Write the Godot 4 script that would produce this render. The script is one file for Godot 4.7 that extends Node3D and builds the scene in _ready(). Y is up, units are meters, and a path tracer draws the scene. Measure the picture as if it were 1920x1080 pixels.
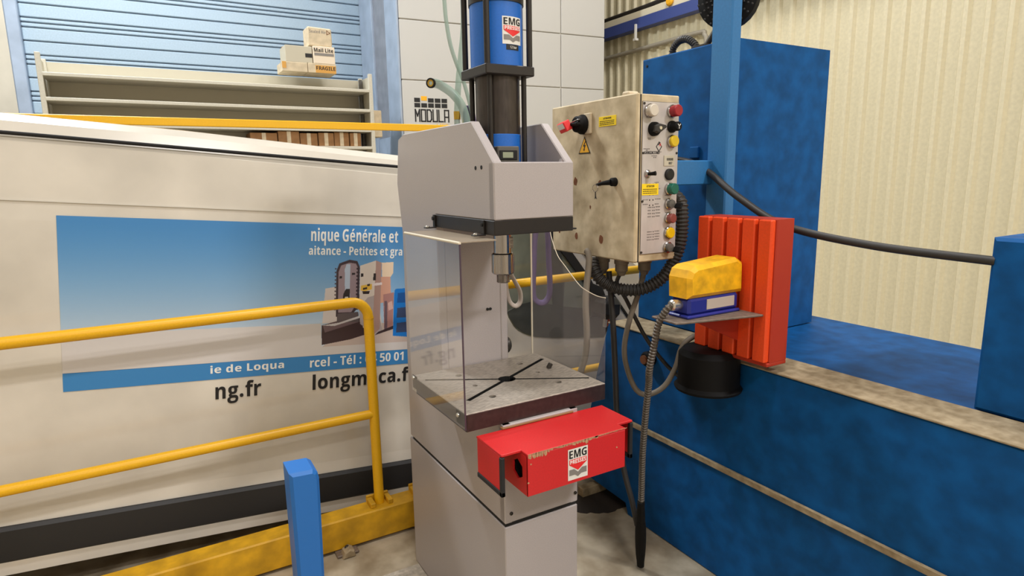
extends Node3D

# ---------------------------------------------------------------- mesh building
class MB:
	var v := PackedVector3Array()
	var n := PackedVector3Array()
	var uv := PackedVector2Array()

	func tri_n(a: Vector3, b: Vector3, c: Vector3, na: Vector3, nb: Vector3, nc: Vector3, ua := Vector2.ZERO, ub := Vector2.ZERO, uc := Vector2.ZERO) -> void:
		# stored clockwise as seen from outside
		if (b - a).cross(c - a).dot(na + nb + nc) > 0.0:
			v.append_array([a, c, b]); n.append_array([na, nc, nb]); uv.append_array([ua, uc, ub])
		else:
			v.append_array([a, b, c]); n.append_array([na, nb, nc]); uv.append_array([ua, ub, uc])

	func tri(a: Vector3, b: Vector3, c: Vector3, out: Vector3) -> void:
		var m := (b - a).cross(c - a)
		if m.length_squared() < 1e-18:
			return
		m = m.normalized()
		if m.dot(out) < 0.0:
			m = -m
		tri_n(a, b, c, m, m, m)

	func quad(a: Vector3, b: Vector3, c: Vector3, d: Vector3, out: Vector3) -> void:
		tri(a, b, c, out)
		tri(a, c, d, out)

	func quad_uv(a: Vector3, b: Vector3, c: Vector3, d: Vector3, out: Vector3) -> void:
		# a lower left, b lower right, c upper right, d upper left of the picture
		tri_n(a, b, c, out, out, out, Vector2(0, 1), Vector2(1, 1), Vector2(1, 0))
		tri_n(a, c, d, out, out, out, Vector2(0, 1), Vector2(1, 0), Vector2(0, 0))

	func box(lo: Vector3, hi: Vector3, b := 0.0) -> void:
		var c := (lo + hi) / 2.0
		var h := (hi - lo) / 2.0
		boxt(Transform3D(Basis.IDENTITY, c), h, b)

	func boxt(t: Transform3D, h: Vector3, b := 0.0) -> void:
		b = minf(b, minf(h.x, minf(h.y, h.z)) * 0.9)
		for ax in 3:
			for s in [-1.0, 1.0]:
				var p := []
				for k in [[-1.0, -1.0], [1.0, -1.0], [1.0, 1.0], [-1.0, 1.0]]:
					var q := Vector3.ZERO
					q[ax] = s * h[ax]
					q[(ax + 1) % 3] = k[0] * (h[(ax + 1) % 3] - b)
					q[(ax + 2) % 3] = k[1] * (h[(ax + 2) % 3] - b)
					p.append(t * q)
				var o := Vector3.ZERO
				o[ax] = s
				quad(p[0], p[1], p[2], p[3], t.basis * o)
		if b <= 0.0:
			return
		for ax in 3:
			var i := (ax + 1) % 3
			var j := (ax + 2) % 3
			for si in [-1.0, 1.0]:
				for sj in [-1.0, 1.0]:
					var p := []
					for k in [[-1.0, 0], [1.0, 0], [1.0, 1], [-1.0, 1]]:
						var q := Vector3.ZERO
						q[ax] = k[0] * (h[ax] - b)
						q[i] = si * (h[i] - (b if k[1] == 1 else 0.0))
						q[j] = sj * (h[j] - (b if k[1] == 0 else 0.0))
						p.append(t * q)
					var o := Vector3.ZERO
					o[i] = si
					o[j] = sj
					quad(p[0], p[1], p[2], p[3], t.basis * o)
		for sx in [-1.0, 1.0]:
			for sy in [-1.0, 1.0]:
				for sz in [-1.0, 1.0]:
					var s := Vector3(sx, sy, sz)
					tri(t * (s * Vector3(h.x, h.y - b, h.z - b)), t * (s * Vector3(h.x - b, h.y, h.z - b)), t * (s * Vector3(h.x - b, h.y - b, h.z)), t.basis * s)

	static func m3(axis: int, u: float, w: float, d: float) -> Vector3:
		# axis 0: (u, w) are (z, y); axis 1: (x, z); axis 2: (x, y)
		return Vector3(d, w, u) if axis == 0 else Vector3(u, d, w) if axis == 1 else Vector3(u, w, d)

	static func area2(p: PackedVector2Array) -> float:
		var s := 0.0
		for i in p.size():
			s += p[i].cross(p[(i + 1) % p.size()])
		return s

	func prism(poly: PackedVector2Array, d0: float, d1: float, axis: int, b := 0.0) -> void:
		var p := poly.duplicate()
		if area2(p) < 0.0:
			p.reverse()
		var k := p.size()
		var q := PackedVector2Array()
		for i in k:
			var e0 := (p[i] - p[(i + k - 1) % k]).normalized()
			var e1 := (p[(i + 1) % k] - p[i]).normalized()
			var n0 := Vector2(-e0.y, e0.x)
			var n1 := Vector2(-e1.y, e1.x)
			q.append(p[i] + (n0 + n1) * b / maxf(0.3, 1.0 + n0.dot(n1)))
		var s := signf(d1 - d0)
		var e := b * s
		for i in k:
			var j := (i + 1) % k
			var dir := (p[j] - p[i])
			var o := m3(axis, dir.y, -dir.x, 0.0)
			quad(m3(axis, p[i].x, p[i].y, d0 + e), m3(axis, p[j].x, p[j].y, d0 + e), m3(axis, p[j].x, p[j].y, d1 - e), m3(axis, p[i].x, p[i].y, d1 - e), o)
			if b > 0.0:
				var oo := o.normalized()
				quad(m3(axis, p[i].x, p[i].y, d0 + e), m3(axis, p[j].x, p[j].y, d0 + e), m3(axis, q[j].x, q[j].y, d0), m3(axis, q[i].x, q[i].y, d0), oo + m3(axis, 0, 0, -s))
				quad(m3(axis, p[i].x, p[i].y, d1 - e), m3(axis, p[j].x, p[j].y, d1 - e), m3(axis, q[j].x, q[j].y, d1), m3(axis, q[i].x, q[i].y, d1), oo + m3(axis, 0, 0, s))
		cap(q, d0, axis, -s)
		cap(q, d1, axis, s)

	func cap(q: PackedVector2Array, d: float, axis: int, s: float) -> void:
		var ix := Geometry2D.triangulate_polygon(q)
		for i in range(0, ix.size(), 3):
			tri(m3(axis, q[ix[i]].x, q[ix[i]].y, d), m3(axis, q[ix[i + 1]].x, q[ix[i + 1]].y, d), m3(axis, q[ix[i + 2]].x, q[ix[i + 2]].y, d), m3(axis, 0, 0, s))

	# a flat face (rectangle) with recesses: every cutter must straddle one of the split lines
	func face_cut(lo: Vector2, hi: Vector2, splits: Array, cutters: Array, d: float, deep: float, axis: int, floor_too := true) -> void:
		var xs := [lo.x] + splits + [hi.x]
		for i in xs.size() - 1:
			var pieces := [PackedVector2Array([Vector2(xs[i], lo.y), Vector2(xs[i + 1], lo.y), Vector2(xs[i + 1], hi.y), Vector2(xs[i], hi.y)])]
			for c in cutters:
				var next := []
				for pc in pieces:
					for r in Geometry2D.clip_polygons(pc, c):
						next.append(r)
				pieces = next
			for pc in pieces:
				cap(pc, d, axis, signf(-deep))
		for c in cutters:
			var mid := Vector2.ZERO
			for w in c:
				mid += w / c.size()
			for i in c.size():
				var a: Vector2 = c[i]
				var e: Vector2 = c[(i + 1) % c.size()]
				var dir := e - a
				var nn := Vector2(dir.y, -dir.x)
				if area2(c) > 0.0:
					nn = -nn
				quad(m3(axis, a.x, a.y, d), m3(axis, e.x, e.y, d), m3(axis, e.x, e.y, d + deep), m3(axis, a.x, a.y, d + deep), m3(axis, nn.x, nn.y, 0))
			if floor_too:
				cap(c, d + deep, axis, signf(-deep))

	func lathe(prof: Array, t: Transform3D, seg := 20, a0 := 0.0, a1 := TAU, ends := true) -> void:
		# prof: (radius, height) pairs from the bottom up, turned round the local y axis
		for i in prof.size() - 1:
			var p: Vector2 = prof[i]
			var q: Vector2 = prof[i + 1]
			var e := q - p
			if e.length() < 1e-7:
				continue
			var m := Vector2(e.y, -e.x).normalized()
			for k in seg:
				var t0 := a0 + (a1 - a0) * k / seg
				var t1 := a0 + (a1 - a0) * (k + 1) / seg
				var c0 := Vector3(sin(t0), 0, cos(t0))
				var c1 := Vector3(sin(t1), 0, cos(t1))
				var n0 := t.basis * (c0 * m.x + Vector3.UP * m.y)
				var n1 := t.basis * (c1 * m.x + Vector3.UP * m.y)
				var A := t * (c0 * p.x + Vector3.UP * p.y)
				var B := t * (c1 * p.x + Vector3.UP * p.y)
				var C := t * (c1 * q.x + Vector3.UP * q.y)
				var D := t * (c0 * q.x + Vector3.UP * q.y)
				if p.x > 1e-6:
					tri_n(A, B, C, n0, n1, n1)
				if q.x > 1e-6:
					tri_n(A, C, D, n0, n1, n0)
		if ends and absf(a1 - a0 - TAU) < 1e-4:
			for z in [[0, -1.0], [prof.size() - 1, 1.0]]:
				var p: Vector2 = prof[z[0]]
				if p.x > 1e-6:
					for k in seg:
						var t0 := TAU * k / seg
						var t1 := TAU * (k + 1) / seg
						tri(t * Vector3(0, p.y, 0), t * Vector3(sin(t0) * p.x, p.y, cos(t0) * p.x), t * Vector3(sin(t1) * p.x, p.y, cos(t1) * p.x), t.basis * Vector3(0, z[1], 0))

	func cyl(a: Vector3, b: Vector3, r: float, seg := 16, bev := 0.0) -> void:
		var h := (b - a).length()
		var prof := [Vector2(r, 0), Vector2(r, h)]
		if bev > 0.0:
			prof = [Vector2(r - bev, 0), Vector2(r, bev), Vector2(r, h - bev), Vector2(r - bev, h)]
		lathe(prof, Transform3D(frame(b - a), a), seg)

	static func frame(y: Vector3) -> Basis:
		y = y.normalized()
		var x := y.cross(Vector3(0.31, 0.17, 0.93))
		if x.length() < 0.1:
			x = y.cross(Vector3.RIGHT)
		x = x.normalized()
		return Basis(x, y, x.cross(y))

	static func smooth(p: Array, step := 0.02) -> Array:
		var out := []
		for i in p.size() - 1:
			var p0: Vector3 = p[maxi(i - 1, 0)]
			var p1: Vector3 = p[i]
			var p2: Vector3 = p[i + 1]
			var p3: Vector3 = p[mini(i + 2, p.size() - 1)]
			var k := maxi(1, int(ceil((p2 - p1).length() / step)))
			for j in k:
				out.append(p1.cubic_interpolate(p2, p0, p3, float(j) / k))
		out.append(p[-1])
		return out

	static func even(p: Array, step: float) -> Array:
		var out := [p[0]]
		var left := step
		for i in p.size() - 1:
			var a: Vector3 = p[i]
			var b: Vector3 = p[i + 1]
			var l := (b - a).length()
			var at := 0.0
			while l - at >= left:
				at += left
				out.append(a.lerp(b, at / l))
				left = step
			left -= l - at
		return out

	func tube(p: Array, r: float, seg := 10, radii := [], flat := 1.0) -> void:
		var k := p.size()
		var f := frame(p[1] - p[0])
		var rings := []
		var norms := []
		for i in k:
			var d: Vector3 = (p[mini(i + 1, k - 1)] - p[maxi(i - 1, 0)]).normalized()
			var x := (f.x - d * f.x.dot(d)).normalized()
			f = Basis(x, d, x.cross(d))
			var rr: float = radii[i * (radii.size() - 1) / (k - 1)] if radii.size() else r
			var ring := []
			var nr := []
			for s in seg:
				var a := TAU * s / seg
				var o := f.x * cos(a) + f.z * sin(a) * flat
				ring.append(p[i] + o * rr)
				nr.append((f.x * cos(a) * flat + f.z * sin(a)).normalized())
			rings.append(ring)
			norms.append(nr)
		for i in k - 1:
			for s in seg:
				var z := (s + 1) % seg
				if radii.size():
					quad(rings[i][s], rings[i][z], rings[i + 1][z], rings[i + 1][s], norms[i][s] + norms[i][z])
				else:
					tri_n(rings[i][s], rings[i][z], rings[i + 1][z], norms[i][s], norms[i][z], norms[i + 1][z])
					tri_n(rings[i][s], rings[i + 1][z], rings[i + 1][s], norms[i][s], norms[i + 1][z], norms[i + 1][s])
		for s in seg:
			var z := (s + 1) % seg
			tri(p[0], rings[0][s], rings[0][z], p[0] - p[1])
			tri(p[-1], rings[-1][s], rings[-1][z], p[-1] - p[-2])

	func corrugated(p: Array, r: float, pitch: float, deep: float, seg := 14) -> void:
		var e := even(smooth(p, 0.01), pitch / 4.0)
		var radii := []
		for i in e.size():
			radii.append(r if i % 4 < 2 else r - deep)
		tube(e, r, seg, radii)

	# lettering: fitted into the box w x h whose lower left corner is o
	func text(s: String, o: Vector3, right: Vector3, up: Vector3, w: float, h: float, bold := true, thick := 0.0008, bend = null, serif := false) -> void:
		var f := SystemFont.new()
		f.font_names = PackedStringArray(["Droid Serif" if serif else "Droid Sans"])
		f.font_weight = 700 if bold else 400
		var t := TextMesh.new()
		t.font = f
		t.text = s
		t.font_size = 40
		t.pixel_size = 0.01
		t.curve_step = 2.0
		t.depth = 0.02
		var arr := t.surface_get_arrays(0)
		var vs: PackedVector3Array = arr[Mesh.ARRAY_VERTEX]
		var ix: PackedInt32Array = arr[Mesh.ARRAY_INDEX]
		var lo := Vector2(1e9, 1e9)
		var hi := -lo
		for q in vs:
			lo = lo.min(Vector2(q.x, q.y))
			hi = hi.max(Vector2(q.x, q.y))
		var nn := right.cross(up)
		var pts := PackedVector3Array()
		for q in vs:
			var x := (q.x - lo.x) / (hi.x - lo.x) * w
			var y := (q.y - lo.y) / (hi.y - lo.y) * h
			var z := thick if q.z > 0 else 0.0
			pts.append(bend.call(x, y, z) if bend != null else o + right * x + up * y + nn * z)
		for i in range(0, ix.size(), 3):
			var a := pts[ix[i]]
			var b := pts[ix[i + 1]]
			var c := pts[ix[i + 2]]
			var m := (c - a).cross(b - a)
			if m.length_squared() > 1e-20:
				m = m.normalized()
				v.append_array([a, b, c]); n.append_array([m, m, m]); uv.append_array([Vector2.ZERO, Vector2.ZERO, Vector2.ZERO])

	# strokes of a drawn letter: polylines of flat bars of width wd on the plane o, right, up
	func strokes(lines: Array, o: Vector3, right: Vector3, up: Vector3, wd: float, thick: float) -> void:
		var nn := right.cross(up)
		for l in lines:
			for i in l.size() - 1:
				var a: Vector2 = l[i]
				var b: Vector2 = l[i + 1]
				var d := (b - a).normalized()
				var t := Transform3D(Basis(right * d.x + up * d.y, up * d.x - right * d.y, nn), o + right * (a.x + b.x) / 2 + up * (a.y + b.y) / 2 + nn * thick / 2)
				boxt(t, Vector3((b - a).length() / 2 + wd / 2, wd / 2, thick / 2))


var used := {}
var M := {}

func numbered(called: String) -> String:
	used[called] = used.get(called, -1) + 1
	return called if used[called] == 0 else "%s_%03d" % [called, used[called]]

func thing(called: String, label: String, category: String, at := Vector3.ZERO, turn := Vector3.ZERO, group := "") -> Node3D:
	var o := Node3D.new()
	o.name = numbered(called)
	add_child(o)
	o.position = at
	o.rotation_degrees = turn
	o.set_meta("label", label)
	o.set_meta("category", category)
	if group:
		o.set_meta("group", group)
	return o

func placed(o: Node) -> Transform3D:
	var t := Transform3D.IDENTITY
	while o != self:
		if o is Node3D:
			t = o.transform * t
		o = o.get_parent()
	return t

# commits a builder as one mesh under its parent; world: the builder holds world coordinates
func part(parent: Node, called: String, b: MB, m: Material, world := true, label := "", kind := "") -> MeshInstance3D:
	var v := b.v
	var nn := b.n
	if world and parent != self:
		var inv := placed(parent).affine_inverse()
		v = inv * v
		var bs := inv.basis
		nn = PackedVector3Array()
		for q in b.n:
			nn.append(bs * q)
	var arr := []
	arr.resize(Mesh.ARRAY_MAX)
	arr[Mesh.ARRAY_VERTEX] = v
	arr[Mesh.ARRAY_NORMAL] = nn
	arr[Mesh.ARRAY_TEX_UV] = b.uv
	var me := ArrayMesh.new()
	me.add_surface_from_arrays(Mesh.PRIMITIVE_TRIANGLES, arr)
	me.surface_set_material(0, m)
	var o := MeshInstance3D.new()
	o.mesh = me
	o.name = called
	parent.add_child(o, true)
	if label:
		o.set_meta("label", label)
	if kind:
		o.set_meta("kind", kind)
	return o

# a top-level thing that is one mesh
func single(called: String, b: MB, m: Material, label: String, category: String, at := Vector3.ZERO, group := "") -> MeshInstance3D:
	var v := PackedVector3Array()
	for q in b.v:
		v.append(q - at)
	b.v = v
	var o := part(self, numbered(called), b, m, false, label)
	o.position = at
	o.set_meta("category", category)
	if group:
		o.set_meta("group", group)
	return o

func struct(called: String, b: MB, m: Material) -> MeshInstance3D:
	return part(self, called, b, m, false, "", "structure")

func boxed(parent: Node, called: String, lo: Vector3, hi: Vector3, m: Material, bev := 0.002, label := "") -> MeshInstance3D:
	var b := MB.new()
	b.box(lo, hi, bev)
	return part(parent, called, b, m, true, label)

func V(x, y, z) -> Vector3:
	return Vector3(x, y, z)

func P2(a: Array) -> PackedVector2Array:
	var p := PackedVector2Array()
	for i in range(0, a.size(), 2):
		p.append(Vector2(a[i], a[i + 1]))
	return p

func ngon(c: Vector2, r: float, k := 12, turn := 0.0) -> PackedVector2Array:
	var p := PackedVector2Array()
	for i in k:
		p.append(c + Vector2(cos(turn + TAU * i / k), sin(turn + TAU * i / k)) * r)
	return p

func noise(freq: float, lo: float, hi: float, size := 256, oct := 4, a := 0.25, z := 0.75, tint := Color.WHITE) -> NoiseTexture2D:
	var f := FastNoiseLite.new()
	f.noise_type = FastNoiseLite.TYPE_SIMPLEX_SMOOTH
	f.frequency = freq
	f.fractal_octaves = oct
	f.seed = 7 + int(freq * 1000)
	var g := Gradient.new()
	g.offsets = PackedFloat32Array([a, z])
	g.colors = PackedColorArray([Color(lo * tint.r, lo * tint.g, lo * tint.b), Color(hi, hi, hi)])
	var t := NoiseTexture2D.new()
	t.width = size
	t.height = size
	t.seamless = true
	t.noise = f
	t.color_ramp = g
	return t

func mat(c: Color, rough := 0.6, metal := 0.0, tex: Texture2D = null, scale := Vector3.ONE) -> StandardMaterial3D:
	var m := StandardMaterial3D.new()
	m.albedo_color = c
	m.roughness = rough
	m.metallic = metal
	if tex:
		m.albedo_texture = tex
		m.uv1_triplanar = true
		m.uv1_scale = scale
	return m

func C(r: int, g: int, b: int) -> Color:
	return Color8(r, g, b)


func _ready() -> void:
	# ------------------------------------------------------------ camera, air, lamps
	var cam := Camera3D.new()
	cam.name = "camera"
	add_child(cam)
	cam.position = V(0, 1.7, 0)
	cam.rotation_order = EULER_ORDER_YXZ
	cam.rotation = Vector3(-0.17825, -0.52254, -0.01772)
	cam.fov = rad_to_deg(2.0 * atan(540.0 / 1161.65))
	cam.near = 0.05
	cam.far = 60.0
	var env := Environment.new()
	env.background_mode = Environment.BG_COLOR
	env.background_color = Color(0.02, 0.02, 0.022)
	env.tonemap_mode = Environment.TONE_MAPPER_LINEAR
	env.tonemap_exposure = 0.405
	env.sdfgi_enabled = true
	env.ssao_enabled = true
	env.ssil_enabled = true
	var we := WorldEnvironment.new()
	we.name = "environment"
	we.environment = env
	add_child(we)
	materials()
	lamps()
	# ------------------------------------------------------------ setting, then things
	shell()
	tower()
	shelving()
	van()
	barrier()
	blue_machine()
	press()
	cabinet()
	cables()
	small_things()


func ceiling_light(x: float, z: float, e: float, tint: Color, label: String) -> void:
	var t := thing("ceiling_light", label, "lamp", V(x, 6.72, z), Vector3.ZERO, "hall ceiling lights")
	var b := MB.new()
	b.box(V(-0.66, -0.02, -0.3), V(0.66, 0.12, 0.3), 0.02)
	part(t, "housing", b, M.white_metal, false)
	for s in [-0.4, 0.4]:
		b = MB.new()
		b.cyl(V(s, 0.12, 0), V(s, 0.28, 0), 0.012, 8)
		part(t, "hanger", b, M.dark_steel, false)
	b = MB.new()
	b.box(V(-0.6, -0.035, -0.25), V(0.6, -0.02, 0.25), 0.004)
	part(t, "diffuser", b, M.lamp_glow, false)
	var l := AreaLight3D.new()
	l.name = "lamp_light"
	l.area_size = Vector2(1.2, 0.5)
	l.light_energy = e
	l.light_color = tint
	l.shadow_enabled = true
	l.set("area_range", 30.0)
	l.position = V(0, -0.05, 0)
	l.rotation_degrees = V(-90, 0, 0)
	t.add_child(l)

func lamps() -> void:
	var w := Color(0.99, 0.985, 0.985)
	ceiling_light(3.7, 4.0, 125.0, w, "long white ceiling light in front of the machines, on the right")
	ceiling_light(0.9, -0.9, 36.0, w, "added unseen ceiling light almost straight above the press front")  # added lamp, out of view, to brighten the floor beside the press
	ceiling_light(-2.6, -0.4, 16.0, w, "long white ceiling light over the aisle beside the van, on the left")
	ceiling_light(-0.8, -6.2, 100.0, Color(0.96, 0.985, 1.0), "unseen ceiling light with a cool daylight tint over the steel shelving behind the van")  # unseen lamp standing in for daylight at the back, hence the cool tint
	ceiling_light(4.4, -4.2, 34.0, w, "long white ceiling light beside the corrugated wall")
	ceiling_light(-1.2, 5.0, 42.0, w, "long white ceiling light over the aisle behind the viewer")

func materials() -> void:
	var speck := noise(0.09, 0.95, 1.0, 256, 3, 0.1, 0.9)
	var cloud := noise(0.012, 0.9, 1.0, 256, 5, 0.1, 0.9)
	var grime := noise(0.016, 0.8, 1.0, 256, 6, 0.05, 0.8, Color(1, 0.97, 0.92))
	var worn := noise(0.02, 0.8, 1.0, 256, 6, 0.05, 0.85)
	var scratch := noise(0.05, 0.7, 1.0, 256, 5, 0.1, 0.7)
	var concrete := noise(0.014, 0.72, 1.0, 512, 7, 0.1, 0.8, Color(1, 0.96, 0.9))
	M.press_paint = mat(C(176, 167, 165), 0.42, 0.0, speck, Vector3.ONE * 9)
	M.press_paint.clearcoat_enabled = true
	M.press_paint.clearcoat = 0.25
	M.press_paint.clearcoat_roughness = 0.3
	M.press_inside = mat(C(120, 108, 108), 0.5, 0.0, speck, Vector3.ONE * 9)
	M.black_steel = mat(C(44, 39, 36), 0.42, 0.3, speck, Vector3.ONE * 6)
	M.seam = mat(C(22, 20, 20), 0.8)
	M.burnt_steel = mat(C(60, 46, 44), 0.42, 0.2, worn, Vector3(6, 6, 6))
	M.scale_steel = mat(C(46, 38, 36), 0.75)
	M.machined = mat(C(186, 175, 162), 0.42, 0.4, scratch, Vector3(2.5, 8, 20))
	M.chrome = mat(C(176, 170, 167), 0.16, 1.0)
	M.dark_steel = mat(C(70, 66, 62), 0.4, 0.7)
	M.bright_screw = mat(C(215, 210, 200), 0.25, 0.9)
	M.hole = mat(C(12, 11, 10), 0.7)
	M.cylinder_blue = mat(C(28, 104, 196), 0.38, 0.0, speck, Vector3.ONE * 5)
	M.cylinder_dark = mat(C(74, 66, 62), 0.33, 0.45, worn, Vector3(12, 2, 12))
	M.red_paint = mat(C(208, 36, 38), 0.45, 0.0, speck, Vector3.ONE * 6)
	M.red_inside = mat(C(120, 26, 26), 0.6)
	M.chipped = mat(C(196, 150, 112), 0.7, 0.0, worn, Vector3.ONE * 14)
	M.rubber = mat(C(26, 26, 28), 0.7)
	M.sticker_white = mat(C(226, 222, 214), 0.5)
	M.print_black = mat(C(22, 20, 20), 0.6)
	M.print_red = mat(C(226, 40, 40), 0.5)
	M.print_grey = mat(C(130, 124, 118), 0.5)
	M.print_white = mat(C(236, 234, 228), 0.5)
	M.print_yellow = mat(C(240, 176, 24), 0.55)
	M.sticker_yellow = mat(C(248, 212, 24), 0.5)
	M.lcd = mat(C(150, 156, 132), 0.25)
	M.panel_grey = mat(C(92, 88, 82), 0.45)
	M.clear = mat(Color(1, 0.98, 0.98, 0.035), 0.04)
	M.clear.metallic_specular = 0.44
	M.clear.transparency = BaseMaterial3D.TRANSPARENCY_ALPHA
	M.clear_dusty = mat(Color(0.66, 0.6, 0.52, 0.55), 0.4)
	M.clear_dusty.transparency = BaseMaterial3D.TRANSPARENCY_ALPHA
	M.clear_edge_dark = mat(C(74, 58, 70), 0.3)
	M.clear_edge_light = mat(C(226, 214, 190), 0.35)
	M.yellow_paint = mat(C(236, 178, 12), 0.4, 0.0, speck, Vector3.ONE * 5)
	M.yellow_worn = mat(C(226, 170, 24), 0.55, 0.0, worn, Vector3.ONE * 1.5)
	M.van_white = mat(C(222, 214, 200), 0.22, 0.0, cloud, Vector3.ONE * 0.5)
	M.van_white.clearcoat_enabled = true
	M.van_white.clearcoat = 0.7
	M.van_white.clearcoat_roughness = 0.06
	M.van_trim = mat(C(34, 33, 33), 0.6)
	M.van_glass = mat(C(122, 124, 106), 0.12, 0.0, cloud, Vector3.ONE * 2.0)
	M.van_inside = mat(C(80, 80, 72), 0.35, 0.0, cloud, Vector3.ONE * 3.0)
	M.decal_blue = mat(C(54, 128, 188), 0.45)
	M.amber = mat(C(214, 92, 44), 0.25)
	M.machine_blue = mat(C(8, 84, 146), 0.6, 0.0, worn, Vector3.ONE * 1.6)
	M.machine_blue.metallic_specular = 0.3
	M.machine_blue_light = mat(C(42, 112, 168), 0.5, 0.0, speck, Vector3.ONE * 3)
	M.dust = mat(C(168, 150, 120), 0.9, 0.0, grime, Vector3.ONE * 4)
	M.orange = mat(C(240, 76, 22), 0.5, 0.0, speck, Vector3.ONE * 4)
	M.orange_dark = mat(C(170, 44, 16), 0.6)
	M.black_plastic = mat(C(16, 15, 15), 0.65)
	M.black_plastic.metallic_specular = 0.3
	M.hose_black = mat(C(44, 41, 38), 0.5)
	M.cable_grey = mat(C(122, 112, 98), 0.6)
	M.armour = mat(C(92, 84, 74), 0.45, 0.3)
	M.cabinet = mat(C(212, 194, 160), 0.55, 0.0, grime, Vector3.ONE * 1.9)
	M.cabinet_edge = mat(C(216, 200, 168), 0.5)
	M.rust = mat(C(128, 76, 42), 0.9, 0.0, worn, Vector3.ONE * 20)
	M.tower_white = mat(C(196, 194, 190), 0.42)
	M.tower_joint = mat(C(206, 200, 188), 0.8)
	M.tower_blue = mat(C(166, 180, 200), 0.5, 0.0, cloud, Vector3.ONE * 0.8)
	M.tower_sheet = mat(C(160, 160, 168), 0.3, 0.35, cloud, Vector3.ONE * 1.2)
	M.shutter = mat(C(172, 192, 208), 0.4, 0.1, speck, Vector3.ONE * 2)
	M.shelf = mat(C(206, 200, 184), 0.5, 0.0, speck, Vector3.ONE * 2)
	M.shelf_back = mat(C(190, 182, 162), 0.6)
	M.card = mat(C(150, 108, 66), 0.8, 0.0, cloud, Vector3.ONE * 3)
	M.card_pale = mat(C(214, 196, 166), 0.75, 0.0, cloud, Vector3.ONE * 3)
	M.carton_white = mat(C(228, 212, 190), 0.7)
	M.tape = mat(C(206, 150, 62), 0.4)
	M.cladding = mat(C(222, 212, 180), 0.45, 0.0, speck, Vector3.ONE)
	M.tray_blue = mat(C(60, 76, 140), 0.5)
	M.trunk_cream = mat(C(226, 216, 190), 0.5)
	M.grey_pipe = mat(C(150, 142, 126), 0.5)
	M.floor = mat(C(190, 177, 154), 0.45, 0.0, concrete, Vector3.ONE * 0.55)
	M.dark_patch = mat(C(46, 38, 32), 0.6)
	M.wall = mat(C(206, 198, 182), 0.8, 0.0, cloud, Vector3.ONE * 0.4)
	M.ceiling = mat(C(150, 146, 138), 0.9)
	M.floor_paint = mat(C(216, 206, 190), 0.6, 0.0, worn, Vector3.ONE * 5)
	M.white_metal = mat(C(224, 222, 216), 0.5)
	M.purple = mat(C(94, 76, 116), 0.85, 0.0, speck, Vector3.ONE * 30)
	M.pale_web = mat(C(190, 176, 164), 0.85, 0.0, speck, Vector3.ONE * 30)
	M.bin_blue = mat(C(28, 104, 180), 0.45)
	M.pedal_yellow = mat(C(246, 184, 14), 0.5, 0.0, worn, Vector3.ONE * 3)
	M.pedal_blue = mat(C(34, 44, 132), 0.4)
	M.steel_plate = mat(C(132, 116, 102), 0.6, 0.3, worn, Vector3.ONE * 6)
	M.green_hose = mat(Color(0.62, 0.72, 0.66, 0.55), 0.3)
	M.green_hose.transparency = BaseMaterial3D.TRANSPARENCY_ALPHA
	M.brass = mat(C(196, 158, 60), 0.4, 0.6)
	M.lamp_glow = mat(C(255, 250, 240), 0.5)
	M.lamp_glow.emission_enabled = true
	M.lamp_glow.emission = C(255, 240, 218)
	M.lamp_glow.emission_energy_multiplier = 4.0

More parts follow.
